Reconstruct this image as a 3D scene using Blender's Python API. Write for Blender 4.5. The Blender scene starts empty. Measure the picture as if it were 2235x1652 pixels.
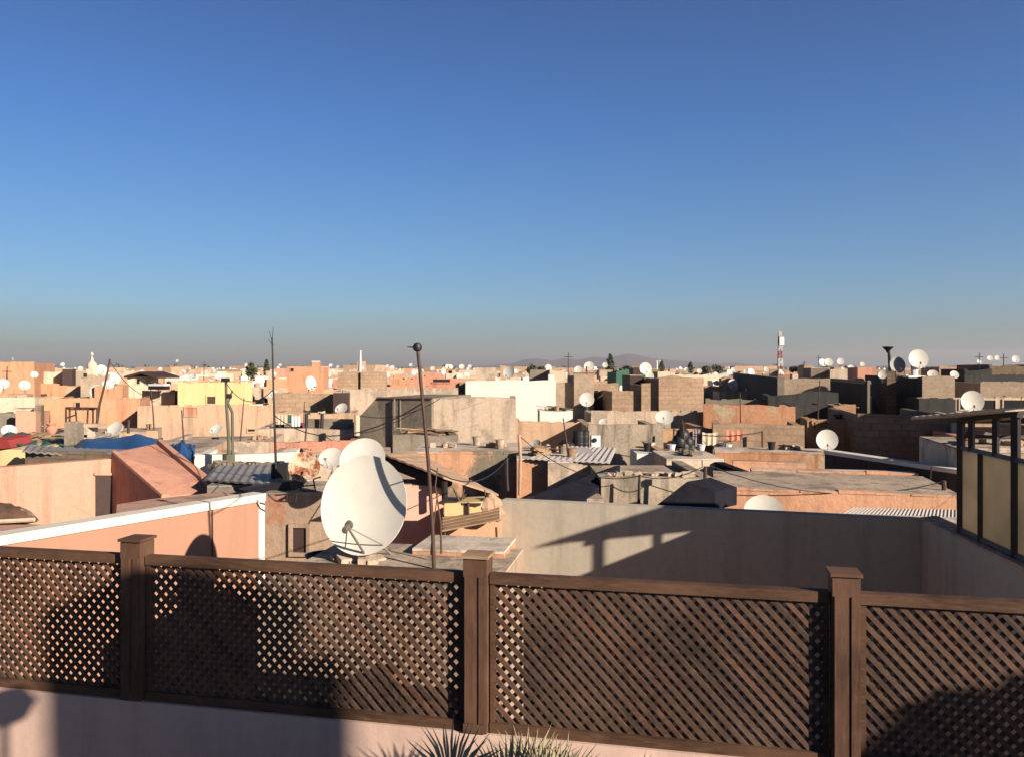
import bpy, bmesh, math, random
from mathutils import Vector, Matrix
from math import sin, cos, radians, pi, sqrt, atan2

random.seed(7)
scene = bpy.context.scene
COL = scene.collection
# ---------------------------------------------------------------- camera geometry
F = 1796.2; CX = 1117.5; HY = 806.0; ZC = 10.0
YAW = radians(-13)
def PT(x, y, Y): return Vector(((x-CX)/F*Y, Y, ZC-(y-HY)/F*Y))
def RZ(y, Y): return ZC-(y-HY)/F*Y
SUNEL = radians(20.8)
SH = Vector((-0.743, 0.669, 0)).normalized()                      # horizontal travel of the light
SD = Vector((SH.x*cos(SUNEL), SH.y*cos(SUNEL), -sin(SUNEL))).normalized()

# ---------------------------------------------------------------- materials
MATS = {}
KA = .66
def dim(c): return tuple(x*KA for x in c) if c is not None else None
class NT:
    def __init__(s, name):
        s.m = bpy.data.materials.new(name); s.m.use_nodes = True
        s.t = s.m.node_tree; s.b = s.t.nodes['Principled BSDF']
    def n(s, typ, **kw):
        nd = s.t.nodes.new(typ)
        for k, v in kw.items():
            if k.startswith('i_'):
                nd.inputs[k[2:].replace('_', ' ')].default_value = v
            else: setattr(nd, k, v)
        return nd
    def l(s, a, b): s.t.links.new(a, b)
def mixc(k, fac, a, b, mode='MIX'):
    m = k.n('ShaderNodeMix', data_type='RGBA', blend_type=mode)
    if isinstance(fac, (int, float)): m.inputs[0].default_value = fac
    else: k.l(fac, m.inputs[0])
    for i, v in ((6, a), (7, b)):
        if isinstance(v, (tuple, list)): m.inputs[i].default_value = (*v[:3], 1)
        else: k.l(v, m.inputs[i])
    return m.outputs[2]
def ramp(k, src, stops):
    r = k.n('ShaderNodeValToRGB')
    e = r.color_ramp.elements
    e[0].position, e[0].color = stops[0][0], (*stops[0][1], 1)
    e[1].position, e[1].color = stops[-1][0], (*stops[-1][1], 1)
    for p, c in stops[1:-1]:
        q = e.new(p); q.color = (*c, 1)
    k.l(src, r.inputs[0]); return r.outputs[0]
def g3(v): return (v, v, v)
def sc(c, f): return tuple(min(1, x*f) for x in c)
def pos(k, scale=(1, 1, 1), local=False):
    if local: o = k.n('ShaderNodeTexCoord').outputs['Object']
    else: o = k.n('ShaderNodeNewGeometry').outputs['Position']
    mp = k.n('ShaderNodeMapping'); mp.inputs['Scale'].default_value = scale
    k.l(o, mp.inputs['Vector']); return mp.outputs[0]
def noise(k, vec, scale, detail=5, rough=.6):
    n = k.n('ShaderNodeTexNoise'); n.inputs['Scale'].default_value = scale
    n.inputs['Detail'].default_value = detail; n.inputs['Roughness'].default_value = rough
    k.l(vec, n.inputs['Vector']); return n.outputs[0]
def bump(k, h, s=.3, d=.02):
    b = k.n('ShaderNodeBump'); b.inputs['Strength'].default_value = s; b.inputs['Distance'].default_value = d
    k.l(h, b.inputs['Height']); k.l(b.outputs[0], k.b.inputs['Normal'])

def plaster(name, col, stain=.45, patch=None, patch_amt=.5, rough=.92, fine=1):
    """rendered wall: blotches, rain streaks, optional patches of another coat"""
    if name in MATS: return MATS[name]
    col, patch = dim(col), dim(patch)
    k = NT(name)
    big = noise(k, pos(k), .55, 6, .65)
    c = ramp(k, big, [(.3, sc(col, 1-stain*.55)), (.5, col), (.72, sc(col, 1+stain*.22))])
    st = noise(k, pos(k, (2.6, 2.6, .22)), 1.3, 5, .7)
    c = mixc(k, 1.0, c, ramp(k, st, [(.34, g3(1-min(.6, stain*.9))), (.5, g3(1)), (1, g3(1))]), 'MULTIPLY')
    if stain > .2:
        vo = k.n('ShaderNodeTexVoronoi', feature='DISTANCE_TO_EDGE'); vo.inputs['Scale'].default_value = .9
        wv = mixc(k, .82, noise(k, pos(k), 1.5, 4, .6), pos(k, (1, 1, .7))); k.l(wv, vo.inputs['Vector'])
        ck = mixc(k, ramp(k, noise(k, pos(k), .45, 3, .5), [(.52, g3(0)), (.6, g3(1))]), (1, 1, 1), ramp(k, vo.outputs[0], [(.0, g3(.62)), (.008, g3(1)), (1, g3(1))]))
        c = mixc(k, 1.0, c, ck, 'MULTIPLY')
    fn = noise(k, pos(k), 9*fine, 6, .75)
    c = mixc(k, 1.0, c, ramp(k, fn, [(.3, g3(1-stain*.5)), (.55, g3(1)), (.8, g3(1+stain*.12))]), 'MULTIPLY')
    if patch:
        pn = noise(k, pos(k, (1, 1, .8)), .8, 8, .72)
        f = ramp(k, pn, [(patch_amt-.03, g3(0)), (patch_amt+.03, g3(1))])
        c = mixc(k, f, c, mixc(k, 1.0, patch, ramp(k, fn, [(.3, g3(.7)), (.7, g3(1.1))]), 'MULTIPLY'))
    k.l(c, k.b.inputs['Base Color']); k.b.inputs['Roughness'].default_value = rough
    k.b.inputs['Specular IOR Level'].default_value = .15
    bump(k, fn, .5 if stain > .2 else .12, .03)
    MATS[name] = k.m; return k.m
def brick(name, c1, c2, mortar, bw=.42, bh=.2, stain=.4):
    if name in MATS: return MATS[name]
    c1, c2, mortar = dim(c1), dim(c2), dim(mortar)
    k = NT(name)
    g = k.n('ShaderNodeNewGeometry')
    mp = k.n('ShaderNodeMapping'); mp.inputs['Rotation'].default_value = (0, 0, -YAW)
    k.l(g.outputs['Position'], mp.inputs['Vector'])
    sx = k.n('ShaderNodeSeparateXYZ'); k.l(mp.outputs[0], sx.inputs[0])
    ad = k.n('ShaderNodeMath', operation='ADD'); k.l(sx.outputs[0], ad.inputs[0]); k.l(sx.outputs[1], ad.inputs[1])
    cb = k.n('ShaderNodeCombineXYZ'); k.l(ad.outputs[0], cb.inputs[0]); k.l(sx.outputs[2], cb.inputs[1])
    b = k.n('ShaderNodeTexBrick'); k.l(cb.outputs[0], b.inputs['Vector'])
    b.inputs['Color1'].default_value = (*c1, 1); b.inputs['Color2'].default_value = (*c2, 1)
    b.inputs['Mortar'].default_value = (*mortar, 1); b.inputs['Scale'].default_value = 1
    b.inputs['Brick Width'].default_value = bw; b.inputs['Row Height'].default_value = bh
    b.inputs['Mortar Size'].default_value = .022; b.inputs['Mortar Smooth'].default_value = .3
    big = noise(k, pos(k), .5, 6, .7)
    c = mixc(k, 1.0, b.outputs[0], ramp(k, big, [(.32, g3(1-stain*.6)), (.55, g3(1)), (.75, g3(1.12))]), 'MULTIPLY')
    fn = noise(k, pos(k), 7, 6, .8)
    c = mixc(k, 1.0, c, ramp(k, fn, [(.3, g3(.68)), (.6, g3(1.05))]), 'MULTIPLY')
    k.l(c, k.b.inputs['Base Color']); k.b.inputs['Roughness'].default_value = .95
    k.b.inputs['Specular IOR Level'].default_value = .1
    bump(k, b.outputs[1], -.5, .02)
    MATS[name] = k.m; return k.m
def simple(name, col, rough=.6, metal=0, var=.25, nscale=6, dirt=None, dirt_amt=.6, local=True, stretch=(1, 1, 1), spec=.3):
    if name in MATS: return MATS[name]
    col, dirt = dim(col), dim(dirt)
    k = NT(name)
    nz = noise(k, pos(k, stretch, local), nscale, 6, .7)
    c = ramp(k, nz, [(.3, sc(col, 1-var)), (.5, col), (.75, sc(col, 1+var*.4))])
    if dirt:
        dn = noise(k, pos(k, (1, 1, 1), local), 2.2, 7, .7)
        c = mixc(k, ramp(k, dn, [(dirt_amt-.06, g3(0)), (dirt_amt+.06, g3(1))]), c, dirt)
    k.l(c, k.b.inputs['Base Color']); k.b.inputs['Roughness'].default_value = rough
    k.b.inputs['Metallic'].default_value = metal; k.b.inputs['Specular IOR Level'].default_value = spec
    MATS[name] = k.m; return k.m
def wood(name, c1, c2, grain=(1.2, 1.2, 9)):
    if name in MATS: return MATS[name]
    c1, c2 = dim(c1), dim(c2)
    k = NT(name)
    a = noise(k, pos(k, grain), 6, 7, .7); bnz = noise(k, pos(k), 1.6, 5, .6)
    c = ramp(k, a, [(.3, sc(c1, .55)), (.5, c1), (.68, c2)])
    c = mixc(k, ramp(k, bnz, [(.4, g3(0)), (.65, g3(.7))]), c, sc(c2, 1.25))
    k.l(c, k.b.inputs['Base Color']); k.b.inputs['Roughness'].default_value = .75
    k.b.inputs['Specular IOR Level'].default_value = .2
    bump(k, a, .35, .004)
    MATS[name] = k.m; return k.m

PEACH = (.72, .33, .17); ORANGE = (.62, .31, .14); PINK = (.60, .28, .18); TAN = (.50, .34, .20)
BRK = (.50, .34, .22); GREY = (.34, .29, .23); LGREY = (.48, .40, .32)
m_peach = plaster('peach_plaster', (.47, .255, .17), .07)
m_pinkb = plaster('fresh_pink_plaster', (.84, .46, .35), .1)
m_trim = plaster('cream_trim', (.85, .78, .66), .15)
m_pink = plaster('pink_plaster', (.70, .36, .25), .28)
m_pinkw = plaster('parapet_plaster', (.78, .56, .46), .14)
m_orange = plaster('orange_plaster', (.66, .34, .20), .3)
m_tan = plaster('tan_plaster', (.58, .39, .26), .3)
m_salmon = plaster('salmon_plaster', (.66, .30, .20), .4, (.42, .30, .22), .62)
m_orangest = plaster('stained_orange_plaster', (.68, .37, .22), .35, (.26, .22, .16), .54)
m_orangepk = plaster('peeling_orange_plaster', (.66, .34, .19), .4, (.60, .46, .30), .56)
m_twotone = plaster('peeled_pink_grey_plaster', (.48, .35, .25), .35, (.48, .24, .15), .57)
m_greydk = plaster('dark_cement', (.26, .22, .17), .3, (.31, .26, .20), .5)
m_shadecem = plaster('shade_dark_cement', (.075, .072, .07), .35)  # cement darkened to carry the shade of unlit sides
m_orangeb = plaster('bright_orange_plaster', (.80, .44, .27), .25, (.70, .36, .18), .6)
m_grey = plaster('cement', (.35, .29, .22), .35)
m_lgrey = plaster('light_cement', (.62, .48, .36), .4, (.44, .35, .26), .55)
m_block = plaster('bare_block_cement', (.50, .41, .31), .65, fine=1.5)
m_yard = plaster('smooth_cement', (.60, .53, .42), .19)
m_white = plaster('whitewash', (.82, .80, .70), .08)
m_cream = plaster('cream_plaster', (.74, .59, .43), .25)
m_yellow = plaster('yellow_plaster', (.76, .56, .28), .15)
m_brick = brick('tan_brick', (.56, .38, .24), (.47, .32, .21), (.40, .30, .22))
m_brickg = brick('grey_tan_brick', (.50, .37, .26), (.42, .33, .24), (.46, .37, .28))
m_bricko = brick('orange_brick', (.62, .36, .19), (.52, .29, .16), (.45, .33, .22))
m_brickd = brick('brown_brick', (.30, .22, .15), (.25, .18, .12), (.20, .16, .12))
m_roof = plaster('roof_screed', (.62, .49, .37), .5, (.33, .27, .21), .55)
m_roofp = plaster('pale_roof_screed', (.78, .66, .53), .3, (.50, .42, .34), .55)
m_roofpk = plaster('pink_roof_screed', (.60, .37, .28), .3, (.36, .27, .19), .58)
m_corr = simple('corrugated_sheet', (.36, .33, .29), .55, .2, .35, 3, (.30, .20, .13), .62)
m_corrp = simple('pale_corrugated_sheet', (.60, .55, .50), .6, 0, .2, 3, (.45, .36, .28), .62)
m_dish = simple('dish_paint', (.70, .67, .59), .55, 0, .08, 3, (.60, .52, .40), .74)
m_dishb = simple('dish_grey', (.30, .30, .29), .6, 0, .2)
m_rust = simple('rusty_dish_paint', (.66, .54, .38), .85, 0, .25, 4, (.27, .07, .025), .485)
m_metal = simple('dark_metal', (.045, .042, .042), .5, .5, .3)
m_steel = simple('weathered_steel', (.30, .27, .23), .5, .6, .3)
m_rustpole = simple('rusty_pole', (.10, .06, .045), .7, .3, .4, 10)
m_greenpole = simple('grey_green_pole', (.13, .13, .09), .7, .1, .3)
m_wood = wood('stained_wood', (.085, .045, .027), (.15, .08, .048))
m_woodp = wood('post_wood', (.085, .044, .028), (.15, .08, .05), (9, 9, 1.0))
m_slat = wood('slat_wood', (.085, .052, .036), (.15, .092, .064), (3, 3, 3))
k_ = NT.__new__(NT); k_.m = m_slat; k_.t = m_slat.node_tree; k_.b = k_.t.nodes['Principled BSDF']
o_ = k_.n('ShaderNodeNewGeometry').outputs['Position']; mp_ = k_.n('ShaderNodeMapping'); mp_.inputs['Rotation'].default_value = (0, radians(-47), 0); k_.l(o_, mp_.inputs['Vector'])
mq_ = k_.n('ShaderNodeMapping'); mq_.inputs['Scale'].default_value = (.35, .3, 11); k_.l(mp_.outputs[0], mq_.inputs['Vector'])
src_ = k_.b.inputs['Base Color'].links[0].from_socket
k_.l(mixc(k_, 1.0, src_, ramp(k_, noise(k_, mq_.outputs[0], 1.6, 3, .6), [(.3, (.55, .60, .66)), (.5, (1, 1, 1)), (.7, (1.35, 1.1, 1.0))]), 'MULTIPLY'), k_.b.inputs['Base Color'])
m_board = wood('weathered_board', (.32, .20, .12), (.42, .28, .17), (1, 1, 8))
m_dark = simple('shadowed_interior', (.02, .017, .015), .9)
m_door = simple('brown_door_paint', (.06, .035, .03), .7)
m_blue = simple('blue_tarp_cloth', (.03, .095, .25), .45, 0, .3, 5)
m_green = simple('green_tarp_cloth', (.05, .13, .10), .7, 0, .4, 5)
m_red = simple('red_cloth', (.30, .04, .04), .9)
m_blackp = simple('black_plastic', (.02, .02, .022), .5)
m_whitep = simple('white_plastic', (.80, .79, .76), .5, 0, .05)
k_ = NT('frosted_panel'); k_.b.inputs['Base Color'].default_value = (.30, .27, .21, 1); k_.b.inputs['Roughness'].default_value = .4
tr_ = k_.n('ShaderNodeBsdfTranslucent'); tr_.inputs[0].default_value = (.5, .45, .36, 1); ms_ = k_.n('ShaderNodeMixShader'); ms_.inputs[0].default_value = .5
k_.l(ramp(k_, noise(k_, pos(k_), 1.4, 4, .6), [(.3, (.30, .27, .21)), (.7, (.48, .42, .32))]), tr_.inputs[0])
k_.l(k_.b.outputs[0], ms_.inputs[1]); k_.l(tr_.outputs[0], ms_.inputs[2]); k_.l(ms_.outputs[0], k_.t.nodes['Material Output'].inputs[0]); m_glass = k_.m
m_foliage = simple('foliage', (.085, .10, .055), .7, 0, .5, 8)
m_palm = simple('palm_leaf', (.46, .40, .25), .6, 0, .6, 20)
m_trunk = simple('bark', (.12, .08, .05), .9)
m_hill = plaster('hill_earth', (.14, .10, .10), .3)
m_ground = plaster('street_earth', (.28, .20, .14), .4)
m_netting = simple('green_netting', (.06, .17, .11), .8)

# ---------------------------------------------------------------- mesh collector
class MB:
    def __init__(s): s.v = []; s.f = []
    def add(s, vs, fs):
        o = len(s.v); s.v += [Vector(v) for v in vs]; s.f += [tuple(i+o for i in f) for f in fs]; return s
    def box(s, c, d, rz=0, rx=0, ry=0):
        M = Matrix.Translation(c) @ Matrix.Rotation(rz, 4, 'Z') @ Matrix.Rotation(rx, 4, 'X') @ Matrix.Rotation(ry, 4, 'Y')
        vs = [M @ Vector((sx*d[0]/2, sy*d[1]/2, sz*d[2]/2)) for sx in (-1, 1) for sy in (-1, 1) for sz in (-1, 1)]
        return s.add(vs, [(0, 1, 3, 2), (4, 6, 7, 5), (0, 4, 5, 1), (2, 3, 7, 6), (0, 2, 6, 4), (1, 5, 7, 3)])
    def prism(s, base, off):
        """polygon base extruded by vector off"""
        base = [Vector(b) for b in base]; off = Vector(off); n = len(base)
        nrm = Vector((0, 0, 0))
        for i in range(n):
            a, b = base[i], base[(i+1) % n]; nrm += a.cross(b)
        if nrm.dot(off) > 0: base.reverse()
        vs = base+[b+off for b in base]
        fs = [tuple(range(n)), tuple(range(2*n-1, n-1, -1))]
        fs += [(i, i+n, (i+1) % n+n, (i+1) % n) for i in range(n)]
        return s.add(vs, fs)
    def tube(s, pts, r, seg=8, r2=None):
        pts = [Vector(p) for p in pts]; rings = []
        n = len(pts); o = len(s.v)
        for i, p in enumerate(pts):
            d = (pts[min(i+1, n-1)]-pts[max(i-1, 0)]).normalized()
            a = d.cross(Vector((0, 0, 1)) if abs(d.z) < .9 else Vector((1, 0, 0))).normalized(); b = d.cross(a)
            rr = r if r2 is None else r+(r2-r)*i/(n-1)
            for j in range(seg):
                t = 2*pi*j/seg; s.v.append(p+(a*cos(t)+b*sin(t))*rr)
        for i in range(n-1):
            for j in range(seg):
                s.f.append((o+i*seg+j, o+i*seg+(j+1) % seg, o+(i+1)*seg+(j+1) % seg, o+(i+1)*seg+j))
        s.f.append(tuple(o+j for j in reversed(range(seg)))); s.f.append(tuple(o+(n-1)*seg+j for j in range(seg)))
        return s
    def lathe(s, prof, c=(0, 0, 0), seg=16, M=None):
        """profile (r,z) revolved round z"""
        M = M or Matrix.Translation(c); o = len(s.v); n = len(prof)
        for r, z in prof:
            for j in range(seg):
                t = 2*pi*j/seg; s.v.append(M @ Vector((r*cos(t), r*sin(t), z)))
        for i in range(n-1):
            for j in range(seg):
                s.f.append((o+i*seg+j, o+i*seg+(j+1) % seg, o+(i+1)*seg+(j+1) % seg, o+(i+1)*seg+j))
        s.f.append(tuple(o+j for j in reversed(range(seg)))); s.f.append(tuple(o+(n-1)*seg+j for j in range(seg)))
        return s
    def build(s, name, mat, parent=None, smooth=False, base=None):
        """vertices are in world space; a base gives the origin"""
        if parent is not None: base = parent['_b'] if '_b' in parent else None
        b = Vector(base) if base is not None else Vector((0, 0, 0))
        me = bpy.data.meshes.new(name)
        me.from_pydata([v-b for v in s.v], [], s.f); me.update()
        bm = bmesh.new(); bm.from_mesh(me); bmesh.ops.recalc_face_normals(bm, faces=bm.faces); bm.to_mesh(me); bm.free()
        if smooth:
            for p in me.polygons: p.use_smooth = True
            try: me.set_sharp_from_angle(angle=radians(40))
            except Exception: pass
        me.materials.append(mat)
        o = bpy.data.objects.new(name, me); COL.objects.link(o)
        if parent is not None: o.parent = parent
        else: o.location = b
        return o
def setb(o, b): o['_b'] = tuple(b)
def tag(o, label=None, cat=None, group=None, kind=None):
    if label: o['label'] = label
    if cat: o['category'] = cat
    if group: o['group'] = group
    if kind: o['kind'] = kind
    return o
def thing(name, base, label, cat, group=None):
    o = bpy.data.objects.new(name, None); COL.objects.link(o); o.location = base; o.empty_display_size = .3
    setb(o, base); return tag(o, label, cat, group)
KIDS = {}
def sub(mb, name, mat, root, parent, smooth=False):
    """a sub-part: mesh under a part (part sits at the root origin)"""
    o = mb.build(name, mat, root, smooth); o.parent = parent; return o
def copy_tree(o, parent=None):
    c = o.copy(); COL.objects.link(c)
    if parent is not None: c.parent = parent
    for ch in [x for x in KIDLIST.get(o.name, [])]: copy_tree(ch, c)
    return c
KIDLIST = {}
def index(o):
    ks = [x for x in COL.objects if x.parent == o]
    KIDLIST[o.name] = ks
    for q in ks: index(q)

# ---------------------------------------------------------------- houses
def front(x0, x1, Y, yaw=YAW):
    """plan corners of a facade whose ends project on columns x0, x1"""
    u0, u1 = (x0-CX)/F, (x1-CX)/F
    c, s = cos(yaw), sin(yaw)
    X = u0*Y; L = (u1*Y-X)/(c-u1*s)
    return Vector((X, Y, 0)), Vector((c, s, 0)), Vector((-s, c, 0)), L
def house(name, x0, x1, yt, Y, mat, label, cat='house', dep=5, par=.7, yaw=None, roofm=None, side=None,
          wins=(), doors=(), coping=None, group=None, back=.0, jag=.045, curb=True, zoff=0, flank=None):
    if yaw is None:
        xm = (x0+x1)/2; yaw = radians(20 if xm < 560 else 8 if xm < 935 else 0 if xm < 1560 else -13)
        if Y < 25 and xm < 560: yaw = radians(9)
    A, d, b, L = front(x0, x1, Y, yaw)
    if side is not None:                                   # left flank reaches back to column `side`
        us = (side-CX)/F; dep = (us*A.y-A.x)/(b.x-us*b.y)
    Ym = A.y+d.y*L/2; z = RZ(yt, Ym)+zoff; zr = z-par
    name = {'house': 'flat_roof_house', 'wall': 'rooftop_wall', 'hut': 'roof_hut', 'shed': 'roof_shed', 'pillar': 'wall_pillar', 'doorway': 'dark_doorway', 'chimney': 'square_chimney', 'enclosure': 'netting_enclosure'}.get(cat, name)
    base = Vector((A.x, A.y, 0)); root = thing(name, base, label, cat, group)
    J = lambda: random.uniform(-jag, jag)
    P = lambda a, bb, zz: A+d*a+b*bb+Vector((0, 0, zz))
    m = MB()
    if par > .05:
        t = .22
        n = max(2, min(14, int(L/.6)))                     # slightly uneven top edge
        m.prism([P(0, 0, 0), P(L, 0, 0), P(L, dep, 0), P(0, dep, 0)], (0, 0, zr))
        tops = [z+J() for _ in range(n+1)]
        o = len(m.v)
        for i in range(n+1):
            a = L*i/n
            m.v += [P(a, 0, zr), P(a, 0, tops[i]), P(a, t, tops[i]), P(a, t, zr)]
        for i in range(n):
            q = o+4*i
            m.f += [(q, q+4, q+5, q+1), (q+1, q+5, q+6, q+2), (q+2, q+6, q+7, q+3)]
        m.f += [(o, o+1, o+2, o+3), (o+4*n+3, o+4*n+2, o+4*n+1, o+4*n)]
        for a0, a1, hh in ((0, t, par*.85), (L-t, L, par*.85)):
            m.prism([P(a0, t+.003, zr), P(a1, t+.003, zr), P(a1, dep, zr), P(a0, dep, zr)], (0, 0, hh))
        if back > 0: m.prism([P(t+.003, dep-t, zr), P(L-t-.003, dep-t, zr), P(L-t-.003, dep, zr), P(t+.003, dep, zr)], (0, 0, back))
    else:
        m.prism([P(0, 0, 0), P(L, 0, 0), P(L, dep, 0), P(0, dep, 0)], (0, 0, z))
        zr = z
    w = m.build('wall', mat, root)
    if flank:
        q = MB(); q.prism([P(-.012, .02, 0), P(-.002, .02, 0), P(-.002, dep-.02, 0), P(-.012, dep-.02, 0)], (0, 0, z-.05)); q.build('side_wall', flank, root)  # thin skin whose dark colour paints the flank's shade
    t = .24 if par > .05 else .0
    r = MB(); r.prism([P(t, t, zr+.004), P(L-t, t, zr+.004), P(L-t, dep-.02, zr+.004), P(t, dep-.02, zr+.004)], (0, 0, .03))
    if par > .05 and L > 2.5 and Y < 60 and mat is not m_white:
        q = MB(); a = random.uniform(0, .3); k = 0
        while a < L-.3:
            a1 = min(L-.02, a+random.uniform(.18, .5))
            if random.random() < .8:
                q.prism([P(a, .015, z-.05), P(a1, .015, z-.05), P(a1, .19, z-.05), P(a, .19, z-.05)], (0, 0, .05+random.uniform(.012, .05))); k += 1
            a = a1+random.uniform(.02, .25)
        if k > 4: q.build('parapet_stones', mat, root)
    if par <= .05 and curb and L > 1.5 and Y < 60:
        q = MB(); a = 0.0
        while a < L:
            a1 = min(L, a+random.uniform(.25, .7)); hh = random.uniform(.015, .065); dp_ = random.uniform(.1, .2)
            q.prism([P(a+.004, random.uniform(-.015, .0), z), P(a1-.004, random.uniform(-.015, .0), z), P(a1-.004, dp_, z), P(a+.004, dp_, z)], (0, 0, hh)); a = a1
        q.build('curb', mat, root)
    r.build('roof', roofm or m_roof, root)
    if coping:
        cm = MB(); cm.prism([P(-.03, -.04, z+jag+.001), P(L+.03, -.04, z+jag+.001), P(L+.03, .26, z+jag+.001), P(-.03, .26, z+jag+.001)], (0, 0, .07))
        cm.build('coping', coping, root)
    for (wx0, wx1, wy0, wy1, wm) in list(wins)+list(doors):
        u0, u1 = (wx0-CX)/F, (wx1-CX)/F
        a0 = (u0*A.y-A.x)/(d.x-u0*d.y); a1 = (u1*A.y-A.x)/(d.x-u1*d.y)
        Yw = A.y+d.y*(a0+a1)/2; z0, z1 = RZ(wy1, Yw), RZ(wy0, Yw)
        f = MB(); t2 = .06
        for (p, q, zz0, zz1) in ((a0-t2, a0, z0-t2, z1+t2), (a1, a1+t2, z0-t2, z1+t2)):
            f.prism([P(p, -.05, zz0), P(q, -.05, zz0), P(q, -.001, zz0), P(p, -.001, zz0)], (0, 0, zz1-zz0))
        for zz0, zz1 in ((z0-t2, z0), (z1, z1+t2)):
            f.prism([P(a0+.001, -.05, zz0), P(a1-.001, -.05, zz0), P(a1-.001, -.001, zz0), P(a0+.001, -.001, zz0)], (0, 0, zz1-zz0))
        isdoor = (wx0, wx1, wy0, wy1, wm) in list(doors)
        fo = f.build('door' if isdoor else 'window', mat, root)
        p = MB(); p.prism([P(a0, -.012, z0), P(a1, -.012, z0), P(a1, -.002, z0), P(a0, -.002, z0)], (0, 0, z1-z0))
        sub(p, 'door_leaf' if isdoor else 'pane', wm, root, fo)
    root['_z'] = z; root['_r'] = (L, dep, zr, par); root['_d'] = tuple(d); root['_n'] = tuple(b)
    return root, P, L, z, dep

# ---------------------------------------------------------------- sky, sun, camera
w = bpy.data.worlds.new('World'); scene.world = w; w.use_nodes = True
nt = w.node_tree; bg = nt.nodes['Background']
sky = nt.nodes.new('ShaderNodeTexSky'); sky.sky_type = 'NISHITA'; sky.sun_disc = False
sky.sun_elevation = SUNEL; sky.sun_rotation = atan2(-SH.x, -SH.y)
sky.air_density = 1.0; sky.dust_density = 1.2; sky.ozone_density = 2.5; sky.altitude = 400
tc = nt.nodes.new('ShaderNodeTexCoord'); sx = nt.nodes.new('ShaderNodeSeparateXYZ')
nt.links.new(tc.outputs['Generated'], sx.inputs[0])
rp = nt.nodes.new('ShaderNodeValToRGB'); nt.links.new(sx.outputs[2], rp.inputs[0])
SKYSTOPS = [(p, tuple(q/1.7 for q in c)) for p, c in ((0.0, (.50, .49, .54)), (.010, (.56, .56, .62)), (.032, (.75, .84, .97)), (.075, (.80, 1.04, 1.32)), (.13, (.74, 1.06, 1.39)), (.2, (.68, 1.04, 1.44)), (.28, (.59, .98, 1.5)), (.4, (.57, .85, 1.33)), (.55, (.18, .26, .44)), (1, (.14, .2, .36)))]
e = rp.color_ramp.elements
e[0].position, e[0].color = SKYSTOPS[0][0], (*SKYSTOPS[0][1], 1)
e[1].position, e[1].color = 1, (*SKYSTOPS[-1][1], 1)
for p, c in SKYSTOPS[1:-1]:
    q = e.new(p); q.color = (*c, 1)
mx = nt.nodes.new('ShaderNodeMix'); mx.data_type = 'RGBA'; mx.blend_type = 'MULTIPLY'; mx.inputs[0].default_value = 1
nt.links.new(sky.outputs[0], mx.inputs[6]); nt.links.new(rp.outputs[0], mx.inputs[7])
ma = nt.nodes.new('ShaderNodeMath'); ma.operation = 'MULTIPLY_ADD'; ma.inputs[1].default_value = .14; ma.inputs[2].default_value = 1
nt.links.new(sx.outputs[0], ma.inputs[0]); vm = nt.nodes.new('ShaderNodeVectorMath'); vm.operation = 'SCALE'
nt.links.new(mx.outputs[2], vm.inputs[0]); nt.links.new(ma.outputs[0], vm.inputs['Scale']); nt.links.new(vm.outputs[0], bg.inputs['Color']); bg.inputs['Strength'].default_value = .0625

sl = bpy.data.lights.new('sun', 'SUN'); sl.energy = 5.0; sl.angle = radians(.5); sl.color = (1, .86, .71)
so = bpy.data.objects.new('sun', sl); COL.objects.link(so); so.rotation_euler = SD.to_track_quat('-Z', 'Y').to_euler(); so.location = (20, -20, 30)

cam = bpy.data.cameras.new('camera'); co = bpy.data.objects.new('camera', cam); COL.objects.link(co)
co.location = (0, 0, ZC); co.rotation_euler = (radians(90), 0, 0)
cam.sensor_width = 36; cam.lens = F/2235*36; cam.shift_y = -20/2235; cam.clip_start = .1; cam.clip_end = 30000
scene.camera = co
scene.render.resolution_x = 1024; scene.render.resolution_y = 756
scene.view_settings.view_transform = 'Standard'; scene.view_settings.look = 'None'; scene.view_settings.gamma = 1
scene.view_settings.exposure = 1.14

# ---------------------------------------------------------------- ground, hills
g = MB(); g.add([(-9000, -400, 0), (9000, -400, 0), (9000, 9500, 0), (-9000, 9500, 0)], [(0, 1, 2, 3)])
tag(g.build('ground', m_ground), kind='structure')
hp = [(700, 806), (900, 803), (1050, 800), (1120, 795), (1150, 786), (1175, 784), (1200, 789), (1235, 783), (1262, 787), (1290, 781), (1330, 783), (1352, 776), (1375, 774), (1395, 775), (1420, 783), (1460, 787), (1500, 790), (1560, 796), (1600, 793), (1660, 799), (1760, 801), (1900, 803), (2100, 806)]
h = MB(); Yh = 7500; n = len(hp)
rows = []
for k, (dy, f) in enumerate(((0, 0), (500, .45), (1100, 1), (1900, .6), (3000, 0))):
    row = []
    for i, (x, y) in enumerate(hp):
        p = PT(x, y, Yh+1100); hh = max(0, (p.z)+6)
        row.append(Vector((p.x+random.uniform(-30, 30), Yh+dy+random.uniform(-60, 60)*(f > 0), hh*f*(random.uniform(.85, 1.1) if f < 1 else 1)-2*(f == 0))))
    rows.append(row)
vs = [v for r in rows for v in r]
h.add(vs, [(k*n+i, k*n+i+1, (k+1)*n+i+1, (k+1)*n+i) for k in range(4) for i in range(n-1)])
tag(h.build('hills', m_hill, smooth=True), kind='structure')

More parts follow.
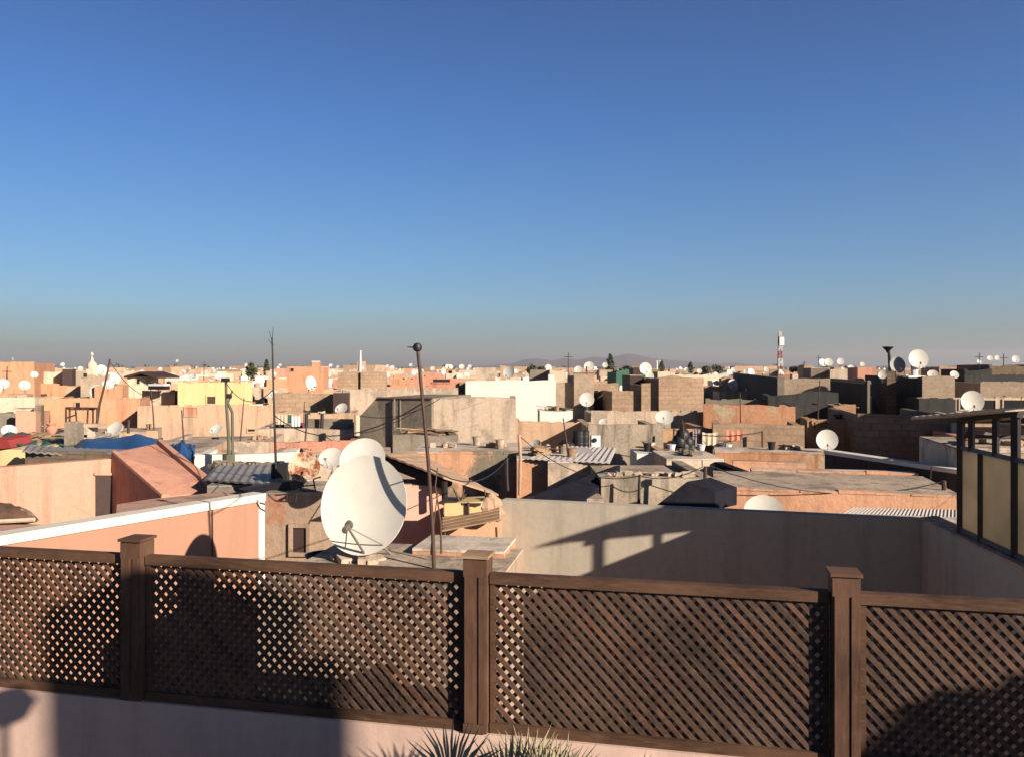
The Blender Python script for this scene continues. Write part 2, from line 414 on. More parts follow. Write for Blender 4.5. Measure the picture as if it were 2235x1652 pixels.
# haze box: real air between here and the hills
hz = MB(); hz.box((0, 5500, 119.5), (19800, 11600, 241))
hm = bpy.data.materials.new('haze_air'); hm.use_nodes = True; t = hm.node_tree
t.nodes.remove(t.nodes['Principled BSDF']); pv = t.nodes.new('ShaderNodeVolumePrincipled')
pv.inputs['Color'].default_value = (.80, .80, .86, 1); pv.inputs['Density'].default_value = .00007; pv.inputs['Anisotropy'].default_value = .2
t.links.new(pv.outputs[0], t.nodes['Material Output'].inputs['Volume'])
hzo = hz.build('haze', hm); tag(hzo, kind='stuff')

# ---------------------------------------------------------------- lattice fence on the parapet
FD = Vector((1, -.2115, 0)).normalized(); FN = Vector((-FD.y, FD.x, 0))     # along / away from the camera
def FP(X, off, z):                                                          # point on the fence line; off>0 = away
    return Vector((X, 5.198-.2115*X, ZC+z))+FN*off
FYAW = atan2(FD.y, FD.x)
fence = thing('lattice_fence', FP(0, 0, -2.29), 'dark brown wooden lattice fence with square posts on the pink parapet', 'fence')
postX = [-5.0, -2.618, -.217, 1.932, 4.2]
for X in postX:
    m = MB(); m.box(FP(X, .0, -1.738), (.152, .16, 1.09), FYAW)
    for q, ww in ((-.45, .07), (.62, .045)): m.box(FP(X, -.0835, -1.76)+FD*q*.075, (ww*.9, .008, .92), FYAW)
    p = m.build('post', m_woodp, fence)
    c = MB(); c.box(FP(X, 0, -1.1775), (.176, .186, .018), FYAW)
    sub(c, 'post_cap', m_board if X == postX[2] else m_wood, fence, p)
def clip_seg(p, q, x0, x1, z0, z1):
    t0, t1 = 0, 1; dx, dz = q[0]-p[0], q[1]-p[1]
    for pp, qq in ((-dx, p[0]-x0), (dx, x1-p[0]), (-dz, p[1]-z0), (dz, z1-p[1])):
        if abs(pp) < 1e-9:
            if qq < 0: return None
            continue
        r = qq/pp
        if pp < 0: t0 = max(t0, r)
        else: t1 = min(t1, r)
        if t0 > t1: return None
    return (p[0]+t0*dx, p[1]+t0*dz), (p[0]+t1*dx, p[1]+t1*dz)
for X0, X1 in zip(postX[:-1], postX[1:]):
    k = sqrt(1+.2115**2); A = FP(X0, 0, 0)+FD*.085; L = (X1-X0)*k-.17
    zt, zb = -1.29, -2.29; rh = .062
    m = MB()
    m.box(A+FD*L/2+Vector((0, 0, zt-rh/2)), (L, .075, rh), FYAW)
    m.box(A+FD*L/2+Vector((0, 0, zb+rh/2)), (L, .075, rh), FYAW)
    m.box(A+FD*.016+Vector((0, 0, (zt+zb)/2)), (.03, .05, 1.0-2*rh-.002), FYAW)
    m.box(A+FD*(L-.016)+Vector((0, 0, (zt+zb)/2)), (.03, .05, 1.0-2*rh-.002), FYAW)
    panel = m.build('panel_frame', m_wood, fence)
    sm = [MB(), MB()]; z0, z1 = zb+rh-.01, zt-rh+.01; H = z1-z0
    pitch = .0745; ang = radians(47); wd = .0285
    for lay, sgn, off in ((0, -1, -.007), (1, 1, .007)):
        nn = int((L+H/math.tan(ang))/pitch)+2
        for i in range(-1, nn+1):
            s0 = i*pitch
            p = (s0-H/math.tan(ang), 0) if sgn > 0 else (s0, 0)
            q = (s0, H) if sgn > 0 else (s0-H/math.tan(ang), H)
            ww = wd/2/sin(ang)*random.uniform(.93, 1.07)
            sg = clip_seg(p, q, .01, L-.01, 0, H)
            if not sg: continue
            (a0, h0), (a1, h1) = sg
            jit = random.uniform(-.0015, .0015)
            def V(a, hh, o): return A+FD*a+FN*(off+o+jit)+Vector((0, 0, z0+hh))
            sm[lay].prism([V(a0-ww, h0, -.005), V(a0+ww, h0, -.005), V(a1+ww, h1, -.005), V(a1-ww, h1, -.005)], FN*.010)
    sm[0].v += []; 
    both = MB(); both.add(sm[0].v, sm[0].f); both.add(sm[1].v, sm[1].f)
    sub(both, 'lattice', m_slat, fence, panel)

m = MB(); m.prism([FP(-6.5, -.06, -3.4), FP(6, -.06, -3.4), FP(6, .16, -3.4), FP(-6.5, .16, -3.4)], (0, 0, 1.108))
pw = tag(m.build('parapet_wall', m_pinkw, base=FP(0, 0, -3.4)), 'pale pink plastered parapet wall carrying the lattice fence', 'wall')
m = MB(); m.prism([FP(-6.5, -.062, -3.4), FP(6, -.062, -3.4), Vector((5.6, -9, ZC-3.4)), Vector((-7.5, -9, ZC-3.4))], (0, 0, -.3))
tag(m.build('terrace_floor', plaster('terrace_tiles', (.13, .075, .055), .2)), kind='structure')
m = MB(); m.prism([(-6, -8, ZC-1.65), (6, -8, ZC-1.65), (6, .6, ZC-1.65), (-6, .6, ZC-1.65)], (0, 0, -.25))
tag(m.build('upper_terrace', plaster('terrace_tiles', (.13, .075, .055), .2)), kind='structure')
m = MB(); m.prism([(-5.9, -7.9, 0), (5.9, -7.9, 0), (5.9, .5, 0), (-5.9, .5, 0)], (0, 0, ZC-1.902))
tag(m.build('hotel_body', m_pinkw), 'pink plastered house under the viewing terrace', 'house')

# small lamp box low on the parapet
lb = thing('wall_lamp', FP(0.84, -.07, -2.44), 'small wall lamp with white frame and dark glass on the pink parapet', 'lamp')
m = MB(); m.box(FP(0.84, -.085, -2.44), (.19, .05, .17), FYAW); m.build('frame', m_whitep, lb)
m = MB(); m.box(FP(0.84, -.113, -2.44), (.135, .008, .11), FYAW); m.build('glass', m_metal, lb)

# unseen shapes added behind the camera to cast shadows on the fence
def cast_outline(pts, hdist, deep, name, mat, label, cat, par=None):
    out = []
    for x, y in pts:
        u = (x-CX)/F; Y = 5.198/(1+.2115*u); X = u*Y; z = ZC-(y-HY)/F*Y
        # go back along the ray to the plane (fence plane shifted toward the sun)
        out.append(Vector((X, Y, z))-SD*(hdist/cos(SUNEL)))
    if par: out[0].z = out[-1].z = 0
    m = MB(); m.prism(out, -SH*deep)
    return m, out
body, o1 = cast_outline([(113, 1765), (113, 1345), (640, 1322), (636, 1428), (640, 1440), (690, 1426), (742, 1432), (748, 1470), (748, 1765)], 12, 2.5, '', None, '', '', True)
rt = thing('shadow_caster', (o1[0].x, o1[0].y, 0), 'unseen roofed block behind the viewer, cut to cast the left fence shadow', 'shadow caster')  # added caster, outline traced back from the shadow on the fence
body.build('wall', m_pinkw, rt)
cap, o2 = cast_outline([(84, 1338), (84, 1331), (150, 1306), (268, 1250), (330, 1238), (405, 1236), (520, 1262), (600, 1278), (662, 1305), (662, 1315)], 11.9, 2.9, '', None, '', '')
cap.build('roof', m_pink, rt)

# shrub added unseen behind the camera at the right to shade the fence corner
def leafball(mb, c, R, n, size, sq=(1, 1, 1), rnd=random):
    for _ in range(n):
        d = Vector((rnd.gauss(0, 1), rnd.gauss(0, 1), rnd.gauss(0, 1))).normalized()*R*rnd.uniform(.35, 1)**.6
        p = Vector(c)+Vector((d.x*sq[0], d.y*sq[1], d.z*sq[2]))
        a = Vector((rnd.gauss(0, 1), rnd.gauss(0, 1), rnd.gauss(0, 1))).normalized()
        b = a.cross(Vector((rnd.gauss(0, 1), rnd.gauss(0, 1), rnd.gauss(0, 1)))).normalized()
        s = size*rnd.uniform(.6, 1.3)
        mb.add([p-a*s, p+b*s*.4, p+a*s, p-b*s*.4], [(0, 1, 2, 3)])
def back(x, y, hd):
    u = (x-CX)/F; Y = 5.198/(1+.2115*u); return Vector((u*Y, Y, ZC-(y-HY)/F*Y))-SD*(hd/cos(SUNEL))
hd = 5.6
sb = back(2120, 1660, hd)
ps = thing('shading_shrub', (sb.x, sb.y, ZC-3.4), 'unseen leafy shrub in a clay pot, added to shade the fence corner', 'plant')
m = MB()
for (x, y, r) in ((2025, 1572, .10), (2065, 1560, .09), (2110, 1580, .13), (2150, 1560, .10), (2195, 1555, .13), (2235, 1540, .14), (2000, 1600, .12), (2090, 1610, .2), (2170, 1610, .2), (2230, 1620, .22), (1950, 1625, .1), (2030, 1650, .2), (2130, 1670, .24), (2220, 1690, .26), (1915, 1645, .07), (1960, 1670, .14)):
    leafball(m, back(x+random.uniform(-12, 12), y+random.uniform(-14, 14), hd), r*random.uniform(.8, 1.25), int(420*r), .075)
m.build('crown', m_foliage, ps)
m = MB(); m.tube([(sb.x, sb.y, ZC-3.0), (sb.x+.05, sb.y, sb.z-.3), (sb.x, sb.y, sb.z+.4)], .04, 8, .02); m.build('stem', m_trunk, ps)
m = MB(); m.lathe([(.2, 0), (.32, .5), (.35, .5), (.35, .58), (.3, .58)], (sb.x, sb.y, ZC-3.4), 20); m.build('pot', m_salmon, ps)
lg = back(-2, 1548, 7.0)
lt = thing('shadow_globe', (lg.x, lg.y, ZC-1.65), 'unseen ball on a post behind the viewer, added for a round shadow', 'lamp')  # ball and post added only to cast a round shadow
m = MB(); m.lathe([(.01, -.14), (.1, -.1), (.14, 0), (.1, .1), (.01, .14)], lg, 16); m.build('globe', m_whitep, lt, True)
m = MB(); m.tube([(lg.x, lg.y, ZC-3.4), (lg.x, lg.y, lg.z-.13)], .02); m.build('pole', m_metal, lt)

# fan palm in front of the parapet
pb = PT(1040, 1760, 4.45)
fp = thing('fan_palm', (pb.x, pb.y, ZC-3.4), 'fan palm with dry pointed leaf tips rising in front of the pink parapet', 'palm')
m = MB(); m.tube([(pb.x, pb.y, ZC-3.4), (pb.x, pb.y, pb.z-.05)], .06, 10, .05); m.build('trunk', m_trunk, fp)
def frond(cx, cy, Y, R, a0, a1, n, tilt):
    m = MB(); c = PT(cx, cy, Y)
    m.tube([Vector((pb.x, pb.y, pb.z-.1)), (Vector((pb.x, pb.y, pb.z))+c)/2+Vector((0, 0, .03)), c], .008, 6)
    for i in range(n):
        a = radians(a0+(a1-a0)*i/(n-1)+random.uniform(-1.2, 1.2)); r = R*random.uniform(.86, 1.05)
        d = Vector((cos(a), -tilt*abs(cos(a)), sin(a))).normalized(); s = Vector((-sin(a), .3, cos(a))).normalized()
        bend = Vector((random.uniform(-.03, .03), -.03, -.05))*random.uniform(.2, 1)
        w0 = .0075
        q0, q1, q2 = c+d*.03, c+d*r*.6, c+d*r+bend
        nrm = d.cross(s).normalized()*.002
        m.add([q0-s*w0*.5, q0+s*w0*.5, q1+s*w0, q1-s*w0, q2, q1+nrm*3], [(0, 1, 5), (1, 2, 5), (2, 4, 5), (4, 3, 5), (3, 0, 5)])
    m.build('frond', m_palm, fp)
frond(985, 1723, 4.40, .42, 22, 155, 34, .3)
frond(1150, 1718, 4.55, .40, 18, 158, 36, .1)
frond(1110, 1748, 4.35, .44, 30, 130, 30, .5)
frond(1185, 1743, 4.35, .42, 35, 150, 28, .5)
frond(1225, 1743, 4.45, .40, 35, 130, 28, .3)
frond(1400, 1715, 4.40, .22, 70, 130, 9, .3)

# ---------------------------------------------------------------- satellite dishes
def make_dish(s=1.0, el=25, seg=24, rings=4, mat=None, pole=.9, tripod=False, arm=True, name='satellite_dish', backm=None):
    """prototype at the origin of its reflector centre, axis towards -Y tilted up by el degrees"""
    mat = mat or m_dish
    root = thing(name, (0, 0, 0), '', 'satellite dish')
    M = Matrix.Rotation(-radians(el), 4, 'X') @ Matrix.Rotation(radians(90), 4, 'X')   # z axis -> -Y, tilted up
    R = .5*s; dp = .085*s; th = .012*s
    pr = []
    for i in range(rings+1):
        r = R*max(i/rings, .02); pr.append((r, dp*(r/R)**2-dp*.3))
    rim = [(R+.012*s, dp*.7+.004), (R+.012*s, dp*.7-.02*s)]
    bk = [(r, z-th) for r, z in reversed(pr)]
    m = MB(); m.lathe(pr+rim+bk, seg=seg, M=M)
    ref = m.build('reflector', mat, root, True)
    if arm:
        a = M @ Vector((0, -R*.98, dp*.6)); e = M @ Vector((-R*.12, -R*.60, R*.85)); 
        m = MB(); m.tube([a, e], .013*s, 6)
        for sx in (-1, 1): m.tube([M @ Vector((sx*R*.45, -R*.86, dp*.6)), e], .007*s, 5)
        ar = m.build('feed_arm', m_steel, root)
        d = (M @ Vector((0, 0, 0))-e).normalized()
        m = MB(); m.tube([e-d*.09*s, e+d*.02*s], .032*s, 8); m.tube([e+d*.02*s, e+d*.06*s], .045*s, 10)
        sub(m, 'feed_horn', m_steel, root, ar)
    m = MB(); zc = -dp*.3-th
    bp = M @ Vector((0, 0, zc-.02*s)); bq = Vector((0, .16*s, -.05*s))
    m.tube([bp, bq], .035*s, 8); m.tube([bq, Vector((0, .16*s, -pole*s))], .024*s, 8)
    m.tube([Vector((0, .16*s, -.35*s)), M @ Vector((0, -R*.5, zc))], .012*s, 6)
    if tripod:
        for k in range(3):
            t = 2*pi*k/3+.5
            m.tube([Vector((0, .16*s, -pole*s*.55)), Vector((cos(t)*.28*s, .16*s+sin(t)*.28*s, -pole*s))], .012*s, 6)
    m.box((0, .16*s, -pole*s), (.26*s, .26*s, .03*s))
    m.build('mount', m_steel if backm is None else backm, root)
    index(root); return root
PROTOS = {}
def proto(key):
    if key in PROTOS: return PROTOS[key]
    el, far, rust, bk = key
    p = make_dish(1, el, 14 if far else 32, 2 if far else 5, m_rust if rust else (m_dishb if bk else m_dish), .9, not far, not (far and bk))
    PROTOS[key] = p; p['_used'] = 0; return p
USED = []
def dish(x, y, wD, label, Y=None, size=1.0, yaw=0, el=25, rust=False, bk=False, group=None, far=None):
    """x,y centre and wD width in the photograph; size = real diameter"""
    if Y is None: Y = size*F/wD
    else: size = wD*Y/F
    if far is None: far = wD < 26
    p = proto((el, far, rust, bk))
    c = p if not p['_used'] else copy_tree(p)
    p['_used'] = 1; c['_used'] = 1
    c.location = PT(x, y, Y); c.rotation_euler = (0, 0, radians(yaw)); c.scale = (size,)*3
    c['label'] = label; c['category'] = 'satellite dish'
    if group: c['group'] = group
    USED.append(c); return c, Y, size
m_shadenavy = simple('shade_navy', (.022, .022, .032), .95, 0, .4, 4, spec=.02)  # near-black colour standing in for shade
# ---------------------------------------------------------------- nearest roofs
# left peach house with the cream band
def LW(t, z, o=0):
    A = PT(-60, 1170, 9.05); B = PT(575, 1080, 12.45); A.z = B.z = 0
    d = (B-A).normalized(); nn = Vector((d.y, -d.x, 0))
    return A+(B-A)*t+nn*o+Vector((0, 0, ZC+z))
r = thing('peach_house', LW(1, -10), 'bright peach house wall with a cream band along its sloping top, left behind the fence', 'house')
m = MB(); m.prism([LW(0, -10), LW(1, -10), LW(1, -10, -.22), LW(0, -10, -.22)], (0, 0, 8.09)); 
m.prism([LW(0, -10, -.221), LW(1, -10, -.221), LW(1, -10, -1.2), LW(0, -10, -5)], (0, 0, 6.4)); m.build('wall', m_peach, r)
m = MB(); m.prism([LW(0, -1.98, .03), LW(1.006, -1.98, .03), LW(1.006, -1.98, -.25), LW(0, -1.98, -.25)], (0, 0, .11)); m.build('coping', m_trim, r)
m = MB(); m.prism([LW(.975, -6, .012), LW(1.004, -6, .012), LW(1.004, -6, -.1), LW(.975, -6, -.1)], (0, 0, 4.018)); m.build('corner_trim', m_trim, r)
m = MB(); m.tube([LW(.77, -1.99, .02), LW(.775, -4, .02)], .008, 6); m.build('cable', m_rustpole, r)
def arrow_dish_shadow(): pass
# roof of the peach house seen over its parapet, door wall and stair cover
r2 = thing('roof_deck_house', PT(300, 1120, 13.5), 'salmon pink roof deck with its enclosing back wall and doorway', 'house')
zf = ZC-1.99
def onz(x, y, z):                 # point on the plane z (relative to eye) seen at x,y
    Y = -z*F/(y-HY); return PT(x, y, Y)
pts = [LW(.45, 0, -.24), LW(1, 0, -.24), onz(600, 1073, -1.99), onz(480, 1073, -1.99), onz(330, 1088, -1.99), onz(255, 1100, -1.99)]
for p in pts: p.z = 0
m = MB(); m.prism(pts, (0, 0, zf)); m.build('roof', m_roofpk, r2)
A, B = PT(-90, 1016, 13.9), PT(243, 1016, 15.75)
m = MB(); t1 = B-A; t1.z = 0; bb = Vector((-t1.y, t1.x, 0)).normalized()*.25
A0, B0 = Vector((A.x, A.y, 0)), Vector((B.x, B.y, 0))
m.prism([A0, B0, B0+bb, A0+bb], (0, 0, RZ(1016, 14.6))); m.build('wall', m_pink, r2)
def onwall(x, y, o=0):
    u = (x-CX)/F; s_ = (u*A.y-A.x)/(t1.x-u*t1.y); p = A+t1*s_; return PT(x, y, p.y)-bb.normalized()*o
m = MB(); m.prism([onwall(208, 1036, .004), onwall(242, 1034, .004), onwall(242, 1150, .004), onwall(208, 1150, .004)], bb.normalized()*-.02)
dr = m.build('door', m_door, r2)
m = MB(); a, b2, c2, d2 = [onwall(*q, .004) for q in ((204, 1031), (245, 1031), (245, 1036), (204, 1036))]
m.prism([a, b2, c2, d2], bb.normalized()*-.05); sub(m, 'lintel', m_pink, r2, dr)
# stair cover: side wall, sloping top and raised rim
p1, p2 = PT(243, 988, 15.75), PT(350, 966, 17.6)
q1, q2 = PT(352, 1084, 14.25), PT(480, 1070, 14.7)
m = MB()
m.add([p1, p2, q2, q1, Vector((p1.x, p1.y, 0)), Vector((p2.x, p2.y, 0)), Vector((q2.x, q2.y, 0)), Vector((q1.x, q1.y, 0))],
      [(0, 1, 2, 3), (0, 3, 7, 4), (3, 2, 6, 7), (2, 1, 5, 6), (1, 0, 4, 5), (4, 5, 6, 7)])
st = tag(thing('stair_cover', Vector((p1.x, p1.y, 0)), 'pink plastered sloping stair cover beside the dark doorway', 'stair cover'))
m.build('wall', m_pink, st)
up = (q1-p1).cross(p2-p1).normalized(); up = up if up.z > 0 else -up
m = MB(); m.prism([p2, q2, q2+(q1-q2).normalized()*.17, p2+(p1-p2).normalized()*.17], up*.09); m.build('rim', m_pink, st)
m = MB(); m.prism([p1+up*.004, q1+up*.004, q1+(q2-q1).normalized()*.12+up*.004, p1+(p2-p1).normalized()*.12+up*.004], up*.04); m.build('rim', m_pink, st)

# covered bundle on the left
r = thing('ledge_house', PT(0, 1160, 11), 'low pink roof ledge at the left edge under the wrapped bundle', 'house')
pts = [onz(-80, 1175, -2.0), onz(125, 1150, -2.0), onz(95, 1128, -2.0), onz(-80, 1120, -2.0)]
for p in pts: p.z = 0
m = MB(); m.prism(pts, (0, 0, ZC-2.1)); m.build('roof', m_roofpk, r)
bd = thing('wrapped_bundle', PT(35, 1140, 11.2), 'brown and white patterned bundle lying on the left pink roof ledge', 'bundle')
m = MB(); 
for i in range(9):
    t = i/8; x = -30+110*t; rr = .20*sin(pi*min(1, .25+t*.75))**.5*(1-.35*t)+.02
    c = PT(x, 1134, 11.4)+Vector((0, 0, rr*.45-.02)); o = len(m.v)
    for j in range(12):
        a = 2*pi*j/12; m.v.append(c+Vector((.02*sin(j*3.1+i), cos(a)*rr*1.3, sin(a)*rr*(.8+.1*sin(i*2.2+j)))))
    if i:
        for j in range(12): m.f.append((o-12+j, o-12+(j+1) % 12, o+(j+1) % 12, o+j))
m.f += [tuple(range(12)), tuple(range(8*12, 9*12))]
m.build('cloth', simple('patterned_blanket', (.13, .07, .045), .9, 0, .5, 5, (.55, .42, .32), .58), bd, True)
m = MB(); m.tube([PT(-20, 1138, 11.1), PT(75, 1133, 11.1)], .03, 6); m.build('roll', m_cream, bd)

# smooth cement yard walls on the right
Lc, Rc, Ne = PT(1095, 1092, 12.6), PT(2012, 1133, 10.93), PT(2480, 1360, 6.45)
zt_ = ZC-1.995
def V0(p, z=0): return Vector((p.x, p.y, z))
r = thing('cement_yard', V0(Lc), 'large smooth grey cement yard wall crossed by the shadow of a roofed screen', 'wall')
dd = (V0(Rc)-V0(Lc)).normalized(); bk_ = Vector((-dd.y, dd.x, 0))
m = MB(); m.prism([V0(Lc), V0(Rc), V0(Rc)+bk_*.22, V0(Lc)+bk_*.22], (0, 0, zt_)); m.build('back_wall', m_yard, r)
sdv = (V0(Ne)-V0(Rc)).normalized(); sn = Vector((-sdv.y, sdv.x, 0)); sn = sn if sn.x > 0 else -sn
m = MB(); m.prism([V0(Rc)-dd*.001, V0(Ne), V0(Ne)+sn*.24, V0(Rc)+sn*.24+bk_*.22], (0, 0, zt_)); m.build('side_wall', m_yard, r)
m = MB(); m.prism([V0(Rc)-sn*.02-sdv*.02, V0(Ne)-sn*.02, V0(Ne)+sn*.26, V0(Rc)+sn*.26-sdv*.2], (0, 0, .03)); [setattr(v, 'z', v.z+zt_+.001) for v in m.v]; m.build('coping', m_lgrey, r)
m = MB(); m.prism([V0(Lc)-bk_*8, V0(Rc)-bk_*8+dd*2, V0(Rc)+bk_*.1, V0(Lc)+bk_*.1], (0, 0, ZC-4.6)); m.build('floor', m_yard, r)
# metal and frosted-panel screen standing on the side wall, with a sheet roof
r = thing('roofed_screen', V0(Rc, zt_+.03), 'black metal screen with frosted tan panels and a sheet roof standing on the side wall', 'screen')
def SP(Y, z, o=0):                # on the side wall line at depth Y
    t = (Y-Rc.y)/(Ne.y-Rc.y); p = V0(Rc)+(V0(Ne)-V0(Rc))*t+sn*(.1+o); return Vector((p.x, p.y, ZC+z))
def bar(a, b, w_, mat=m_metal, name='post', par=r):
    m = MB(); d = (b-a); L_ = d.length; d.normalize(); x_ = d.cross(Vector((.3, .2, .93))).normalized(); y_ = d.cross(x_)
    m.prism([a+x_*w_/2+y_*w_/2, a-x_*w_/2+y_*w_/2, a-x_*w_/2-y_*w_/2, a+x_*w_/2-y_*w_/2], d*L_); return m.build(name, mat, par)
TOPR = lambda Y: -.69+(10.75-Y)*.098
YP = [9.95, 9.40, 8.60, 7.9, 7.2]
for i, Y in enumerate(YP):
    bar(SP(Y, -1.96), SP(Y, TOPR(Y) if i in (0, 2) else -.96), .07 if i != 1 else .06)
for Y in (9.66, 9.05): bar(SP(Y, -.95), SP(Y, TOPR(Y)), .055)
bar(SP(9.95, -.94), SP(7.0, -.94), .05, name='rail'); bar(SP(9.95, -1.93), SP(7.0, -1.93), .05, name='rail')
bar(SP(10.0, TOPR(10)), SP(8.5, TOPR(8.5)), .06, name='rail')
for a, b in zip(YP[:-1], YP[1:]):
    m = MB(); m.prism([SP(a-.012, -1.94), SP(b+.012, -1.94), SP(b+.012, -.95), SP(a-.012, -.95)], sn*.02); m.build('frosted_panel', m_glass, r)
# far row of the same frame
bar(SP(9.95, -1.96, 2.6), SP(9.95, -.66, 2.6), .06)
bar(SP(9.95, -.81), SP(9.95, -.81, 2.6), .04, name='rail'); bar(SP(9.95, TOPR(9.95)), SP(9.95, TOPR(9.95), 2.6), .07, name='rail')
ra, rb_, rc, rd = SP(10.75, -.655, -.3), SP(8.5, -.435, -.15), SP(8.5, -.36, 1.3), SP(10.75, -.56, 1.3)
def ribs(a, b, c, d, N, amp):
    m = MB()
    for i in range(N):
        t0, t1_ = i/N, (i+1)/N; f = lambda k: Vector((0, 0, amp*(k % 2)))
        m.prism([a.lerp(b, t0)+f(i), a.lerp(b, t1_)+f(i+1), d.lerp(c, t1_)+f(i+1), d.lerp(c, t0)+f(i)], (0, 0, .03))
    return m
ribs(ra, rb_, rc, rd, 24, .012).build('sheet_roof', m_roofp, r)
tip = SP(8.16, -.27, -.1); T_ = Vector((6.15, 8.37, ZC+.02)); bk2 = -SD*1.1
m = MB(); m.prism([SP(8.56, -.45, -.1)+bk2, tip+bk2, T_+bk2], (0, 0, .03)); m.prism([SP(8.56, -.452, -.1)+bk2, T_+Vector((.001, 0, 0))+bk2, SP(8.56, -.36, 1.3)+bk2], (0, 0, .03)); m.build('shadow_flap', m_corr, r)  # flap added out of frame to cast the tip of the roof shadow
m = MB(); m.prism([SP(9.93, -2.0, .01), SP(10.1, -2.0, .01), SP(10.1, -2.0, 1.6), SP(9.97, -2.0, 1.6)], (0, 0, .99)); m.build('shading_wall', m_lgrey, r)  # wall added behind the panels to keep sun off the yard wall
# neighbour roof beyond the side wall carrying the screen frame
m = MB(); m.prism([V0(Rc)+sn*.27, V0(Ne)+sn*.27, V0(Ne)+sn*5, V0(Rc)+sn*5], (0, 0, ZC-2.05))
tag(m.build('side_terrace_house', m_tan), 'tan flat roofed house beyond the cement side wall under the screen', 'house')

# roof carrying the big dish
house('dish_roof_house', 560, 1060, 1300, 7.9, m_twotone, 'low brown flat roof just behind the fence carrying the big white dish', dep=2.15, par=0, roofm=m_roof, yaw=radians(-10))
house('brown_house', 576, 735, 1080, 12.75, m_twotone, 'peeling brown and pink house wall with a small grated window left of the big dish', yaw=radians(-3), dep=1.4, par=0, roofm=m_roof,
      wins=[(640, 670, 1150, 1204, m_door)])
house('peach_wall_house', 730, 968, 1064, 13.0, m_pinkb, 'smooth peach wall with a dark lean-to roof, right behind the big dish', dep=.8, par=0, roofm=m_roof)
# lean-to sheet above the peach wall
sh = thing('lean_to_roof', PT(900, 1040, 12), 'sun-bleached tan sheet of a lean-to sloping down to the right above the peach wall', 'lean-to')
def sheet(pts, n, amp, th=.03):
    m = MB(); a, b, c, d = pts
    for i in range(n):
        t0, t1 = i/n, (i+1)/n
        m.prism([a.lerp(b, t0)+Vector((0, 0, amp*(i % 2))), a.lerp(b, t1)+Vector((0, 0, amp*((i+1) % 2))), d.lerp(c, t1)+Vector((0, 0, amp*((i+1) % 2))), d.lerp(c, t0)+Vector((0, 0, amp*(i % 2)))], (0, 0, th))
    return m
m = sheet([PT(836, 994, 13.6), PT(968, 1044, 12.8), PT(1088, 1082, 13.0), PT(900, 986, 15.8)], 14, .012); m.build('sheet', m_tan, sh)
m = MB(); m.prism([PT(836, 997, 13.7), PT(968, 1048, 12.9), PT(968, 1068, 12.9), PT(836, 1016, 13.7)], (.1, .5, 0)); m.build('beam', m_dark, sh)
m = MB(); m.tube([PT(970, 1050, 12.85), PT(971, 1100, 12.85)], .05, 8); m.build('post', m_dark, sh)
house('orange_corner_house', 975, 1095, 1128, 12.1, m_orangeb, 'orange wall under tilted boards beside the cement yard wall', dep=1.5, par=0, roofm=m_board)
house('low_step_house', 900, 1100, 1206, 9.3, m_orange, 'small low roof step with pale edge left of the middle fence post', dep=.8, par=0, roofm=m_roofp, yaw=radians(-10))
# junk on that corner
jb = thing('board_awning', PT(1025, 1150, 11.5), 'weathered plank awning tilted above the orange corner wall', 'awning')
for i in range(5):
    a, b = PT(965, 1160-i*7, 11.2+i*.12), PT(1090, 1135-i*7, 11.3+i*.12)
    m = MB(); m.prism([a, b, b+Vector((0, .13, .018)), a+Vector((0, .13, .018))], (0, 0, .02)); m.build('plank', m_board, jb)
for x in (970, 1083):
    m = MB(); m.tube([PT(x, 1150, 11.3), PT(x+3, 1215, 11.3)], .018, 6); m.build('post', m_rustpole, jb)
cb = thing('cream_bath', PT(1015, 1120, 11.8), 'cream painted low tank standing above the plank awning', 'tank')
m = MB(); m.prism([PT(970, 1098, 11.7), PT(1052, 1094, 11.7), PT(1052, 1122, 11.7), PT(970, 1126, 11.7)], (.15, .55, 0)); m.build('body', m_yellow, cb)
m = MB(); m.box(PT(1012, 1096, 11.95)+Vector((0, 0, .02)), (.62, .5, .03), YAW); m.build('lid', m_rustpole, cb)
m = MB(); m.tube([PT(1022, 1096, 11.66), PT(1022, 1122, 11.66)], .02, 6); m.build('strap', m_rustpole, cb)
tp = thing('draped_sack', PT(1075, 1110, 11.8), 'crumpled ochre sack piled at the corner of the cement wall', 'sack')
m = MB(); rs = random.Random(3)
prof = []
for (x, y, r_) in ((1062, 1105, .13), (1078, 1100, .13), (1085, 1120, .12), (1068, 1125, .1), (1072, 1088, .09)):
    m.lathe([(.01, -r_), (r_*.8, -r_*.6), (r_, 0), (r_*.7, r_*.6), (.01, r_*1.05)], PT(x, y, 11.75+rs.random()*.2), 9)
m.build('sacking', m_tan, tp)
bs = thing('branch_stack', PT(1010, 1095, 12.2), 'bare forked sticks standing above the cream tank', 'sticks')
m = MB()
for a, b in (((1005, 1098), (988, 1062)), ((1005, 1098), (1014, 1066)), ((1062, 1100), (1058, 1068)), ((1008, 1085), (1018, 1078)), ((1040, 1095), (1062, 1092))): m.tube([PT(*a, 11.9), PT(*b, 11.9)], .022, 6, .008)
m.build('sticks', m_trunk, bs)

